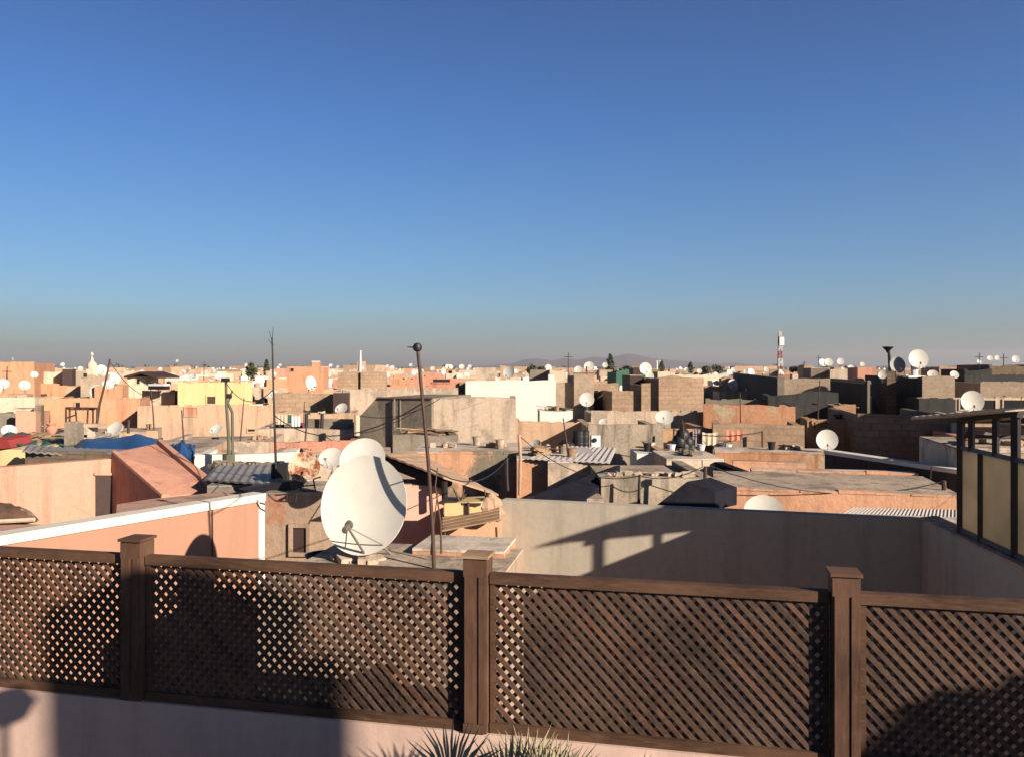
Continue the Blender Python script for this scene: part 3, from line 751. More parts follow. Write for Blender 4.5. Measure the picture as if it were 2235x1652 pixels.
# roof clutter left: grey sheets, rusty dish and junk
house('sheet_shed', 452, 600, 1062, 13.9, m_greydk, 'grey shed with a low corrugated roof at the end of the pink deck', dep=3.2, par=0, roofm=m_corr)
m = sheet([PT(445, 1050, 14.4), PT(612, 1062, 13.2), PT(628, 1020, 16.0), PT(478, 1012, 17.0)], 18, .02)
tag(m.build('loose_roof_sheet', m_corr), 'loose grey corrugated sheet lying beside the thin antenna pole', 'roof sheet')
jr = thing('rubble_pile', PT(540, 1015, 17), 'grey rubble and rags heaped along the corrugated roof', 'rubble')
m = MB(); rs = random.Random(5)
for i in range(40): m.box(PT(475+rs.random()*130, 1014+rs.random()*5, 16.6), (rs.uniform(.1, .4), .25, rs.uniform(.04, .12)), rs.random()*3, rs.random()*.4)
m.build('stones', m_greydk, jr)
bx = thing('gap_box', PT(612, 1035, 14.2), 'black box filling the dark gap under the thin antenna pole beside the rusty dish', 'tank')  # black box put in where there is only a dark gap
m = MB(); m.box(PT(612, 1042, 14.2), (.26, .3, .5), .1); m.build('body', m_blackp, bx)
m = MB(); m.tube([PT(612, 1012, 14.2), PT(612, 1006, 14.2)], .07, 10); m.build('lid', m_blackp, bx)
m = MB(); m.prism([PT(520, 1066, 13.0), PT(632, 1050, 13.0), PT(636, 1068, 13.0), PT(560, 1078, 13.0)], (.1, .4, 0))
tag(m.build('black_cloth', m_blackp), 'crumpled black cloth under the loose corrugated sheet', 'cloth')
fr = thing('folded_chair_frame', PT(600, 1080, 12.2), 'small dark wire frame lying at the corner of the cream trim', 'frame')
m = MB()
for a, b in (((585, 1078), (600, 1092)), ((600, 1092), (645, 1095)), ((645, 1095), (648, 1075)), ((600, 1080), (646, 1076)), ((625, 1092), (628, 1072))): m.tube([PT(*a, 12.1), PT(*b, 12.1)], .012, 6)
m.build('frame', m_metal, fr)
fr = thing('ladder_rack', PT(680, 1075, 12.8), 'thin rusty rack standing behind the rusty dish', 'rack')
m = MB()
for a, b in (((655, 1080), (660, 1050)), ((690, 1080), (684, 1045)), ((658, 1060), (688, 1058)), ((660, 1070), (690, 1070)), ((684, 1045), (700, 1040))): m.tube([PT(*a, 12.9), PT(*b, 12.9)], .012, 6)
m.build('frame', m_rustpole, fr)

dish(664, 1019, 66, 'rust-stained satellite dish tilted left of the big white pair', Y=13.3, yaw=12, el=20, rust=True)
dish(722, 1000, 52, 'pale greenish dish half hidden behind the big white pair', Y=16.2, yaw=-8, el=40)
dish(792, 1003, 98, 'plain white dish standing just behind the biggest dish', Y=11.9, yaw=-6, el=32)
# the big one
bdp = make_dish(1, 22, 48, 8, m_dish, .66, True, True)
bdp['label'] = 'largest white satellite dish, crossed by a pole shadow, standing on the brown roof'; bdp['category'] = 'satellite dish'
Yb = 9.05; bdp.location = PT(797, 1103, Yb); sz = 200*Yb/F; bdp.scale = (sz*.94, sz, sz*1.08); bdp.rotation_euler = (0, radians(-7), radians(-6))
blk = thing('breeze_block', PT(775, 1224, 8.9), 'broken concrete blocks weighing down the foot of the largest dish', 'concrete block')
m = MB(); rs = random.Random(11)
for i in range(7): m.box(PT(735+i*15, 1228-rs.random()*6, 8.85+rs.random()*.3), (.12, .14, .09+.05*rs.random()), rs.random(), rs.random()*.3)
m.build('blocks', m_lgrey, blk)
tr = thing('dark_basin', PT(715, 1215, 9.3), 'flat black rubber basin beside the foot of the largest dish', 'basin')
m = MB(); m.lathe([(.2, 0), (.24, .07), (.23, .07), (.19, .02)], PT(712, 1222, 9.35), 18); m.build('bowl', m_blackp, tr, True)

# poles
def pole(name, pts, Y, r0, r1, mat, label, extra=None):
    p = [PT(x, y, Y if not isinstance(Y, list) else Y[i]) for i, (x, y) in enumerate(pts)]
    t = thing(name, p[0], label, 'pole'); m = MB(); m.tube(p, r0, 8, r1); m.build('shaft', mat, t)
    if extra: extra(t, p)
    return t
def knob(t, p):
    m = MB(); m.lathe([(.01, -.05), (.04, -.035), (.05, 0), (.035, .035), (.01, .045)], p[-1], 12); m.tube([p[-1], p[-1]+Vector((-.11, 0, 0))], .012, 6, .004); m.build('camera_head', m_metal, t, True)
pole('tall_pole', [(948, 1262), (944, 1150), (935, 1010), (925, 900), (918, 830), (911, 758)], 8.62, .021, .017, m_rustpole, 'tall leaning rusty pole with a dark knob on top, right of the largest dish', knob)
def twigs(t, p):
    m = MB(); e = p[-1]
    for dx, dz, l in ((-.05, .12, 1), (.02, .2, 1), (.03, -.1, 1), (-.07, -.02, 1)): m.tube([e+Vector((0, 0, dz*.3-.1)), e+Vector((dx, 0, dz))], .007, 5, .003)
    m.build('antenna_rods', m_metal, t)
pole('antenna_pole', [(603, 1040), (600, 950), (597, 860), (594, 738)], 14, .024, .013, m_metal, 'thin tall antenna pole with twiggy rods at its top, left of the dishes', twigs)
def twin(t, p):
    m = MB(); m.tube([PT(508, 1005, 18), PT(507, 900, 18), PT(497, 878, 18)], .03, 6); m.tube([PT(497, 882, 18), PT(507, 852, 18)], .02, 6); m.build('pipe', m_greenpole, t)
    m = MB(); m.tube([PT(499, 1012, 18), PT(499, 990, 18)], .13, 10); m.build('foot', m_greenpole, t)
    m = MB(); m.box(PT(492, 829, 18), (.16, .1, .08)); m.box(PT(501, 864, 18), (.08, .1, .1)); m.build('bracket', m_metal, t)
pole('pipe_mast', [(500, 1008), (499, 950), (494, 880), (493, 828)], 18, .04, .03, m_greenpole, 'dark double pipe mast in front of the yellow building', twin)
pole('leaning_rod', [(208, 945), (218, 880), (231, 830), (240, 784)], 30, .05, .03, m_rustpole, 'dark rod leaning right in front of the long orange wall')
pole('thin_rod', [(337, 950), (334, 900), (329, 850)], 32, .03, .02, m_rustpole, 'thin rod standing between the leaning rod and the yellow building')
pole('short_rod', [(280, 945), (281, 916)], 30, .05, .05, m_rustpole, 'short brown stub post on the orange wall roof')
pole('flue_pipe', [(1108, 1070), (1106, 1035), (1106, 998)], 14, .03, .03, m_metal, 'dark upright pipe in front of the stained orange wall')
pole('grey_pipe', [(1134, 1080), (1136, 1000), (1133, 948)], 15, .03, .03, m_tan, 'tan upright pipe between the stained wall and the orange wall')
pole('rod_by_block', [(1394, 1105), (1395, 1065), (1396, 1035)], 14.6, .03, .02, m_metal, 'dark rod against the bare block wall')
pole('roof_post', [(1537, 1100), (1538, 1060), (1540, 1010)], 14.2, .035, .03, m_rustpole, 'slim post with a fitting on top beside the dark courtyard', lambda t, p: MB().box(p[-1], (.12, .08, .1)).build('fitting', m_cream, t))
pole('brick_rod', [(1664, 985), (1664, 940)], 25, .03, .03, m_trunk, 'thin rod in front of the tan brick wall with the orange cloth')
pole('wall_pipe', [(2027, 1108), (2026, 1085), (2023, 1066)], 14.7, .04, .03, m_rustpole, 'rusty pipe on the orange terrace wall near the screen')
pole('bracket_pipe', [(2060, 1112), (2061, 1080), (2060, 1048)], 14.5, .045, .04, m_rustpole, 'dark pipe next to the screen on the orange terrace wall')
pole('thin_mast', [(655+1117-1117+745, 870), (1281, 860), (1280, 800)][1:], 42, .05, .04, m_metal, 'thin dark mast in front of the grey brick wall')
pole('wire_post', [(664, 985), (669, 930)], 27, .03, .03, m_trunk, 'thin post by the salmon wall')
pole('thin_line_post', [(1470, 992), (1471, 935)], 26, .03, .03, m_trunk, 'thin post of the washing line by the black coat')
pole('forked_stick', [(963, 1208), (962, 1140), (950, 1060), (955, 1020)], 8.9, .012, .006, m_trunk, 'thin crooked stick standing beside the tall leaning pole')
pole('second_stick', [(940, 1210), (948, 1130), (956, 1070)], 9.0, .010, .005, m_trunk, 'thin straight stick crossing behind the tall leaning pole')

# ---------------------------------------------------------------- middle distance, left
H = house
H('brick_shed', 55, 243, 990, 16.8, m_brickd, 'low brick shed with ragged corrugated roof behind the pink wall', yaw=YAW, dep=.8, par=0, roofm=m_corr)
m = sheet([PT(48, 988, 16.6), PT(245, 1003, 16.6), PT(245, 986, 18.0), PT(60, 975, 18.0)], 24, .03, .035)
tag(m.build('shed_roof_sheet', m_corr), 'ragged grey brown corrugated sheet over the brick shed', 'roof sheet')
H('yellow_wall_house', -20, 56, 983, 18.5, m_yellow, 'low yellow wall at the left edge', dep=3, par=.3)
H('tarp_house', -20, 165, 968, 21, m_greydk, 'house roof covered by a green tarp at far left', dep=3.6, par=0)
m = sheet([PT(-10, 974, 20.5), PT(165, 976, 20.5), PT(150, 948, 24.5), PT(10, 948, 24.5)], 11, .05, .04)
tag(m.build('green_tarp', m_green), 'dark green tarp spread over the far left roof', 'tarp')
m = MB(); m.prism([PT(-10, 956, 20.3), PT(16, 960, 20.3), PT(24, 977, 20.3), PT(-10, 980, 20.3)], (.1, .8, .05)); tag(m.build('red_cloth', m_red), 'red cloth hanging at the left edge beside the green tarp', 'cloth')
H('blue_tarp_house', 165, 440, 992, 19, m_tan, 'house roof under the blue tarpaulins', dep=3.8, par=0)
def tarp(x0, x1, yb, yt, Y0, Y1, mat, label, seed, hump):
    rs = random.Random(seed); nx, ny = 16, 8; m = MB(); top = []
    for j in range(ny+1):
        for i in range(nx+1):
            s, t = i/nx, j/ny; Y = Y0+(Y1-Y0)*t
            p = PT(x0+(x1-x0)*s, yb+(yt-yb)*t, Y); e_ = sin(pi*s)**.5*sin(pi*min(1, t*1.1+.05))
            p.z += max(0, e_)*hump*(.7+.5*sin(s*9+seed)*.5)+rs.uniform(-.04, .04)*(1 if 0 < i < nx else 0)
            top.append(p)
    n_ = len(top); m.v = top+[p-Vector((0, 0, .03)) for p in top]
    for j in range(ny):
        for i in range(nx):
            a = j*(nx+1)+i; q = (a, a+1, a+nx+2, a+nx+1); m.f.append(q); m.f.append(tuple(k+n_ for k in reversed(q)))
    tag(m.build('tarpaulin', mat, smooth=True), label, 'tarp')
tarp(165, 356, 990, 954, 18.6, 22.6, m_blue, 'large rumpled blue tarpaulin between the chimney block and the pink stair cover', 1, .34)
tarp(372, 426, 1000, 970, 18.2, 21.0, m_blue, 'smaller blue tarpaulin hanging right of the pink stair cover', 4, .3)
H('chimney_block', 140, 168, 924, 20.5, m_greydk, 'grey cement chimney block standing on the tarp roof', cat='chimney', dep=.5, par=0)
cf = thing('cement_rack', PT(190, 940, 21), 'open cement block frame right of the grey chimney block', 'frame')
m = MB(); 
for a, b, c_, d_ in ((158, 925, 215, 932), (165, 932, 172, 968), (183, 932, 190, 968), (160, 948, 192, 954)):
    m.prism([PT(a, b, 21), PT(c_, b, 21), PT(c_, d_, 21), PT(a, d_, 21)], (.05, .3, 0))
m.build('blocks', m_lgrey, cf)
H('cream_wall_house', 424, 640, 988, 18.6, m_white, 'whitish cream roof wall behind the double pipe mast', dep=1.5, par=.3, roofm=m_roofp)
H('grey_low_house', 560, 850, 1006, 19.5, m_lgrey, 'grey tan low house behind the rusty dish', dep=4, par=.2, roofm=m_roofp)
H('salmon_house', 470, 775, 966, 25, m_salmon, 'long low salmon orange wall behind the thin antenna pole', dep=2, par=.3)
H('striped_grey_house', 556, 775, 936, 28.5, m_lgrey, 'grey pink parapet above the salmon wall', dep=4.5, par=.1, roofm=m_roof)
H('grey_flat_house', 340, 590, 966, 24.5, m_lgrey, 'wide grey tan low roof under the long orange wall', dep=4, par=.15, roofm=m_roof)
H('orange_long_house', 90, 305, 870, 38, m_orange, 'long orange house with a tiny dark window and rusty frame in front', dep=8, wins=[(165, 175, 878, 888, m_dark)])
H('tan_long_house', 300, 598, 885, 37, m_tan, 'long ochre wall with a brown vent under the yellow building', dep=5, wins=[(404, 430, 890, 906, m_salmon), (541, 560, 936, 941, m_dark)])
H('yellow_house', 388, 551, 835, 45, m_yellow, 'small bright yellow building with a brown window', dep=5, wins=[(452, 470, 865, 881, m_door)], coping=m_tan)
H('solar_house', 310, 382, 852, 46, m_lgrey, 'small pale grey house with a black water heater on it', dep=4)
hb = thing('water_heater', PT(347, 840, 45.5), 'black and white water heater on the small pale grey house', 'heater')
m = MB(); m.box(PT(347, 846, 45.4), (1.0, .5, .2), YAW); m.build('panel', m_blackp, hb)
m = MB(); m.box(PT(347, 840, 45.5), (1.0, .5, .12), YAW); m.build('cap', m_whitep, hb)
H('cream_band_house', -20, 76, 868, 36, m_cream, 'low cream wall at the left edge under two white dishes', dep=4, par=.3)
H('left_pink_house', 34, 78, 898, 31, m_pink, 'narrow faded pink wall under the cream wall at left', dep=3)
H('left_grey_house', -20, 36, 900, 31.5, m_greydk, 'shadowy grey wall at the far left edge', dep=3)
H('left_pillar_house', 76, 90, 885, 32, m_brickd, 'dark brown pillar between the pink and orange walls', cat='pillar', dep=.6, par=0)
H('left_white_strip', 30, 72, 893, 32.6, m_cream, 'pale awning strip above the narrow pink wall', cat='wall', dep=1, par=0)
# rusty table frame
tf = thing('rusty_frame', PT(180, 930, 30), 'rusty open metal frame standing before the orange house', 'frame')
m = MB()
for x in (144, 152, 203, 212): m.tube([PT(x, 942, 29.6 if x in (144, 212) else 30.6), PT(x, 889, 29.6 if x in (144, 212) else 30.6)], .035, 6)
for a, b in (((144, 889, 29.6), (212, 890, 29.6)), ((152, 893, 30.6), (203, 893, 30.6)), ((144, 889, 29.6), (152, 893, 30.6)), ((212, 890, 29.6), (203, 893, 30.6)), ((144, 912, 29.6), (165, 905, 29.6)), ((165, 893, 30), (168, 928, 30)), ((192, 893, 30), (190, 928, 30))): m.tube([PT(*a), PT(*b)], .03, 6)
m.build('bars', m_rustpole, tf)
H('frame_house', 92, 345, 946, 30, m_tan, 'low tan roof carrying the rusty frame', dep=2.5, par=0, roofm=m_roof)
jg = thing('clay_jar', PT(112, 945, 23), 'brown clay jar with a wide rim beside the green tarp', 'jar')
m = MB(); m.lathe([(.08, 0), (.14, .08), (.15, .16), (.09, .24), (.13, .30), (.12, .31), (.08, .24)], PT(112, 948, 23), 14); m.build('body', m_salmon, jg, True)
# washing on the striped roof
wl = [(607, 625, 905, 925, m_cream, 'cream garment on the washing line left of the dark cement wall'), (628, 636, 905, 922, m_green, 'dark green garment on the washing line'), (637, 655, 908, 930, m_whitep, 'white sheet on the washing line'), (646, 662, 922, 936, simple('purple_cloth', (.2, .04, .10), .9), 'purple cloth on the washing line'), (600, 620, 926, 938, m_blackp, 'black cloth hanging low on the washing line')]
H('washing_back_wall', 595, 775, 902, 33, m_tan, 'tan wall behind the hanging washing', dep=3, par=.2, roofm=m_roof)
for i, (a, b, c_, d_, mt, lab) in enumerate(wl):
    m = MB(); Y = 30+i*.1
    n_ = 5
    for k in range(n_):
        s0, s1 = a+(b-a)*k/n_, a+(b-a)*(k+1)/n_
        m.prism([PT(s0, c_, Y+.02*(k % 2)), PT(s1, c_, Y+.02*((k+1) % 2)), PT(s1, d_+(k % 2), Y+.03*((k+1) % 2)), PT(s0, d_+((k+1) % 2), Y+.03*(k % 2))], (0, .03, 0))
    tag(m.build('hanging_cloth', mt), lab, 'cloth', 'washing hung on the roof line')
m = MB()
for a, b in ((668, 700), (704, 770)): m.prism([PT(a, 913, 29.6), PT(b, 914, 29.6), PT(b, 937, 29.6), PT(a, 937, 29.6)], (0, .05, 0))
tag(m.build('grey_screen', m_greydk), 'grey sheet screen beside the washing line', 'screen')
for x in (668, 702): 
    pole('screen_post', [(x, 938), (x+1, 902)], 29.4, .06, .06, m_metal, 'dark post %s the grey sheet screen' % ('at the left end of' if x == 668 else 'in the middle of'))
pole('white_post', [(779, 950), (779, 905)], 27.5, .1, .1, m_cream, 'pale square post beside the dark cement wall')

# ---------------------------------------------------------------- middle distance, centre
r = thing('dark_cement_house', PT(785, 980, 27), 'dark grey cement house with a clipped upper left corner', 'house')
pl = [PT(782, 912, 28.2), PT(822, 868, 28), PT(942, 869, 27), PT(942, 1100, 27), PT(782, 1100, 28.2)]
for q in pl[-2:]: q.z = 0
m = MB(); m.prism(pl, (1.1, 4, 0)); m.build('wall', m_greydk, r)
m = MB(); m.prism([PT(822, 866, 27.98), PT(944, 867, 26.98), PT(944, 870, 26.98), PT(822, 869, 27.98)], (0, -.05, 0)); m.build('coping', m_brickd, r)
for x in (860, 873): 
    m = MB(); m.prism([PT(x, 870, 27.6), PT(x+3, 870, 27.6), PT(x+3, 985, 27.6), PT(x, 985, 27.6)], (0, -.06, 0)); m.build('pilaster', m_greydk, r)
H('light_cement_house', 938, 1126, 869, 27.2, m_lgrey, 'blotchy light cement house right of the dark cement wall', dep=5, par=.5)
H('stone_strip_house', 745, 1000, 848, 40, m_lgrey, 'low grey stone wall behind the dark cement house', dep=4)
H('brick_pair_house', 737, 785, 812, 50, m_brick, 'small tan brick block left of the dark gap', dep=6, par=.3)
H('brick_wide_house', 787, 842, 811, 50, m_brick, 'wider tan brick block right of the dark gap', dep=6, par=.3)
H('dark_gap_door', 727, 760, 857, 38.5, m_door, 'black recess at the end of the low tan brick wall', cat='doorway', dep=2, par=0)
H('brick_low_house', 596, 729, 858, 39.5, m_brick, 'low tan brick wall behind the washing', dep=6)
H('pink_flat_house', 940, 1003, 835, 44, m_salmon, 'salmon pink house left of the white wall with a dark slot', dep=5, wins=[(945, 982, 828, 834, m_dark)])
H('gap_house', 1003, 1017, 834, 43.8, m_greydk, 'dark narrow wall between pink house and white wall', cat='wall', dep=4)
H('white_house', 1016, 1213, 830, 41, m_white, 'large blank bright white wall in the centre', dep=6, par=.5)
H('white_annex', 1178, 1250, 897, 36, m_white, 'low white annex wall below the bright white wall', dep=3, par=.1, roofm=m_white)
H('grey_brick_house', 1212, 1254, 834, 42, m_brickg, 'lower part of the grey tan brick house right of the white wall', dep=5)
H('grey_brick_tower', 1253, 1296, 818, 41.6, m_brickg, 'taller grey tan brick block right of the white wall', dep=5, par=.3, coping=m_brickd)
H('shaded_wall_house', 1290, 1338, 856, 43, m_door, 'shade-dark wall between two tan brick houses', dep=3, par=.2)  # dark paint puts the shade of this side wall into its colour
H('back_brick_house', 1296, 1350, 836, 52, m_brick, 'distant tan brick wall above the shade-dark wall', dep=5)
H('brick_step_house', 1336, 1402, 852, 38.6, m_brick, 'lower step of the large tan brick house', dep=4, par=.5)
H('brick_mid_house', 1400, 1440, 838, 38.3, m_brick, 'middle step of the large tan brick house', dep=4, par=.4)
H('brick_big_house', 1438, 1536, 823, 38, m_brick, 'tall tan brick house in the centre right with a ragged top', dep=5, par=.4, jag=.1)
H('brown_lean_house', 1375, 1402, 820, 42, m_door, 'dark brown lean-to behind the dish on the stepped brick house', cat='shed', dep=3, par=0)
dish(1409, 805, 27, 'white dish perched above the stepped brick house', Y=41, yaw=10, el=10)
H('beige_yard_house', 1290, 1540, 898, 34, m_lgrey, 'low beige yard wall below the large tan brick house', dep=3, par=.6)
H('tan_plain_house', 1122, 1292, 922, 29.5, m_tan, 'plain orange tan wall under the white annex', dep=4)
H('grey_cement_house', 1284, 1448, 926, 26.5, m_block, 'streaked grey cement wall in the middle', dep=4)
H('brick_back_house', 1445, 1562, 934, 27.0, m_bricko, 'orange brick wall behind the black hanging coat', dep=4, par=.5)
H('brick_tan_house', 1556, 1756, 926, 25.6, m_brick, 'wide sunlit tan brick wall with the orange cloth', dep=3, par=.4)
H('arch_post_house', 1125, 1130, 915, 29, m_tan, 'thin end wall by the white annex', cat='wall', dep=.3, par=0)
H('stained_house', 900, 1140, 990, 18.6, m_orangest, 'orange house with a large grey damp stain under its pale roof', dep=2.6, par=0, roofm=m_roofp)
H('dark_low_roof_house', 858, 1000, 950, 23.5, m_greydk, 'dark low cement roof in front of the light cement house', dep=2.6, par=.1)
H('orange_patch_house', 1128, 1262, 1004, 17.5, m_orangepk, 'peeling orange wall left of the diagonal shadow', dep=3, par=0, roofm=m_roofp)
H('grey_front_house', 1196, 1315, 1010, 17.2, m_lgrey, 'light grey wall crossed by a diagonal shadow', dep=3.2, par=0, roofm=m_corrp)
m = sheet([PT(1150, 1003, 17.4), PT(1330, 1012, 17.0), PT(1345, 980, 20.6), PT(1215, 975, 21.2)], 26, .022, .03)
tag(m.build('pale_roof_sheet', m_corrp), 'broad pale corrugated roof sheet in the centre', 'roof sheet')
# near-black sheet standing in for the diagonal strip of shade
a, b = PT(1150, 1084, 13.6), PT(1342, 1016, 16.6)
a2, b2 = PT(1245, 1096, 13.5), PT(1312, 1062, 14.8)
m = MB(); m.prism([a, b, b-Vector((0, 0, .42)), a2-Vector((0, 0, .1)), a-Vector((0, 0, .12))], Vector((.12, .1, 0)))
rk = thing('shade_strip', V0(a), 'near-black strip of painted shade climbing right towards the bare block wall', 'awning'); m.build('sheet', m_shadenavy, rk)
H('light_step_house', 1190, 1316, 1092, 14.2, m_lgrey, 'light grey low wall just above the cement yard wall', dep=.6, par=0)
H('block_house', 1312, 1562, 1042, 15.0, m_block, 'rough bare block wall with tufts along its top', dep=3.0, par=.15, roofm=m_roof, jag=.05)
rb = MB(); rs = random.Random(9)
for i in range(60): rb.box(PT(1330+rs.random()*190, 1036+rs.random()*4, 15.2+rs.random()), (rs.uniform(.08, .25), .12, rs.uniform(.05, .16)), rs.random()*3, rs.random()*.5)
tag(rb.build('rubble_pile', m_lgrey), 'stones and broken plaster heaped on the bare block wall', 'rubble')
gp = thing('shadow_peak', PT(1490, 1105, 13.6), 'dark peaked slab for a triangular shadow, rising behind the cement yard wall', 'shed')  # slab put in where a triangular shadow falls on the block wall
m = MB(); m.prism([PT(1425, 1108, 13.5), PT(1500, 1050, 13.5), PT(1560, 1072, 13.5), PT(1560, 1112, 13.5)], (.5, .5, 0)); m.build('wall', m_shadenavy, gp)
# ---------------------------------------------------------------- terraces centre right
H('terrace_house', 1560, 2100, 1076, 14.8, m_orangeb, 'wide orange terrace house above the cement yard wall', dep=2.6, par=0, roofm=m_roof)
H('terrace_step', 1640, 2005, 1032, 18.2, m_orangeb, 'long low orange step wall at the back of the terrace', dep=.5, par=0, roofm=m_roofp)
H('court_wall_front', 1600, 1760, 1012, 20.4, m_orangeb, 'orange inner courtyard wall between two dark slopes', dep=.5, par=0)
H('court_wall_back', 1560, 1810, 990, 22.4, m_orangepk, 'upper red orange courtyard wall under the brick wall', dep=1.5, par=0, roofm=m_roofp)
H('cream_step_wall', 1455, 1580, 1004, 19.2, m_cream, 'cream yellow low wall left of the black slope', dep=2, par=0, roofm=m_roofp)
H('white_step_wall', 1390, 1470, 992, 21, m_white, 'short white low wall in the middle of the roofs', dep=1.2, par=0, roofm=m_white)
H('court_floor_house', 1440, 2110, 1068, 17.0, m_tan, 'tan courtyard floor roofs behind the terrace', dep=7, par=0, roofm=m_roof, zoff=-.75)
def rake(x0, y0, x1, y1, drop0, drop1, z, th, mat, name, label, cap=None):
    p, q = onz(x0, y0, z), onz(x1, y1, z)
    d = V0(q)-V0(p); nn = Vector((d.y, -d.x, 0)).normalized(); nn = nn if nn.x > 0 else -nn
    t = thing(name, V0(p), label, 'wall')
    m = MB(); m.prism([p, q, q-Vector((0, 0, drop1)), p-Vector((0, 0, drop0))], nn*th); m.build('wall', mat, t)
    if cap: m = MB(); m.prism([p+Vector((0, 0, .004))-nn*.03, q+Vector((0, 0, .004))-nn*.03, q+Vector((0, 0, .004))+nn*(th+.03), p+Vector((0, 0, .004))+nn*(th+.03)], (0, 0, .09)); m.build('coping', cap, t)
rake(1800, 990, 2110, 1037, .9, 1.1, -2.12, .25, m_shadecem, 'long_parapet', 'long pale topped parapet running down right, dark on its near side', m_white)  # near-black wall colour holds the shade of the near side
rake(1525, 994, 1652, 1042, .55, .6, -2.15, .2, m_shadenavy, 'dark_parapet', 'black shadowed parapet beside the courtyard in the middle', None)  # the colour itself carries the shadow on this parapet
gt = thing('weed_tuft', PT(1690, 1068, 15.3), 'green weeds growing on the terrace roof edge', 'weeds')
m = MB(); 
for x in range(1640, 1740, 5): leafball(m, PT(x, 1064-abs((x % 15)-7)*.3, 15.6), .10, 24, .045, (1.3, 1, .5))
m.build('leaves', m_foliage, gt)
rp_ = sheet([PT(1830, 1128, 12.9), PT(2090, 1160, 12.2), PT(2090, 1116, 13.7), PT(1860, 1112, 13.9)], 60, .014, .03)
tag(rp_.build('ribbed_roof_sheet', m_corrp), 'ribbed pale roof sheet just above the corner of the cement wall', 'roof sheet')
H('ribbed_roof_house', 1560, 2120, 1140, 12.6, m_tan, 'house under the ribbed roof sheet behind the cement wall', yaw=YAW, dep=.7, par=0, roofm=m_roofp)
dish(1667, 1118, 82, 'large white dish half sunk behind the top of the cement yard wall', Y=13.2, yaw=-15, el=40)
dish(1805, 960, 45, 'round white dish at the head of the long pale topped parapet', Y=22.2, yaw=-10, el=12)
# ---------------------------------------------------------------- middle distance, right
H('orange_stucco_house', 1535, 1736, 885, 33, m_orangepk, 'orange stucco wall with a slanting shadow on its right', dep=4)
H('dark_lower_house', 1735, 1822, 884, 32.6, m_shadecem, 'dark brick wall left of the small orange brick block', dep=5)  # dark colour stands in for shade cast on this brick
H('small_brick_house', 1820, 1868, 884, 31.5, m_bricko, 'small sunlit orange brick block', dep=2, par=.2)
H('grid_brick_house', 1762, 1870, 916, 27, m_bricko, 'orange brick screen wall with rows of small holes', dep=2, wins=[(1776+i*8, 1781+i*8, 921+j*8, 925+j*8, m_dark) for i in range(4) for j in range(2)], par=.1)
H('dark_block_left', 1697, 1712, 823, 44, m_greydk, 'long dark shaded flank right of the tall tan brick house', side=1600, par=.2, flank=m_shadecem)
H('tan_block_row', 1700, 1812, 826, 47, m_brickg, 'pale tan block row above the shaded flanks', dep=5, par=.3)
H('dark_block_mid', 1893, 1899, 830, 43, m_greydk, 'dark shaded flank in the middle of the right roofs', side=1812, par=.2, flank=m_shadecem)
H('dark_block_right', 2013, 2084, 821, 42, m_brickg, 'big brick block with a black left flank and pale front, under the twin dishes', side=1888, par=.3, flank=m_shadecem)
H('under_block_house', 2006, 2086, 870, 41, m_shadecem, 'shade-dark wall below the pale brick front', dep=3, par=.1)  # dark colour paints the shade under the overhang
H('dark_court_house', 1540, 1700, 872, 40, m_greydk, 'grey sill wall below the long dark flank', dep=3, par=.3)
H('dark_row_house', 1676, 1830, 862, 38, m_shadecem, 'dark cluttered roof edge between the shaded flanks', dep=4, par=.4, jag=.2)
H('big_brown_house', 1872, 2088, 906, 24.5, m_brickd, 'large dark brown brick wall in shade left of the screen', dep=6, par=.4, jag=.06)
H('pillar_by_screen', 2077, 2088, 925, 23.8, m_cream, 'thin sunlit cream wall end beside the screen post', cat='wall', dep=.5, par=0)
H('right_brick_house', 2140, 2300, 834, 47, m_brickg, 'grey tan brick wall at the right edge', dep=6, par=.4)
H('right_cream_house', 2080, 2300, 868, 41, m_cream, 'cream ledge with dark openings at the right edge', dep=3, par=.2, wins=[(2095, 2172, 873, 893, m_dark), (2190, 2240, 873, 895, m_dark)])
H('right_pink_house', 2105, 2210, 953, 21, m_salmon, 'pink wall seen through the screen frame', dep=3, par=.3)
H('right_pale_house', 2088, 2300, 932, 25, m_lgrey, 'pale grey wall behind the pink wall through the screen', dep=4, par=.4)
H('right_lower_house', 2088, 2300, 982, 17, m_roofp, 'pale low roof seen through the screen frame', dep=3, par=0)
H('right_tan_house', 2100, 2300, 905, 31, m_tan, 'tan wall behind the sheet roof of the screen', dep=4)
dish(2122, 876, 46, 'big white dish just above the sheet roof of the screen', Y=30, yaw=-12, el=12)
# unseen high house added on the right to shade the brown brick wall
m = MB(); m.box((18.6, 21.4, (ZC+1.1)/2), (6, 4.6, ZC+1.1), YAW); tag(m.build('shading_house', m_orange), 'added unseen orange house beyond the right edge, shading the brown brick wall', 'house')

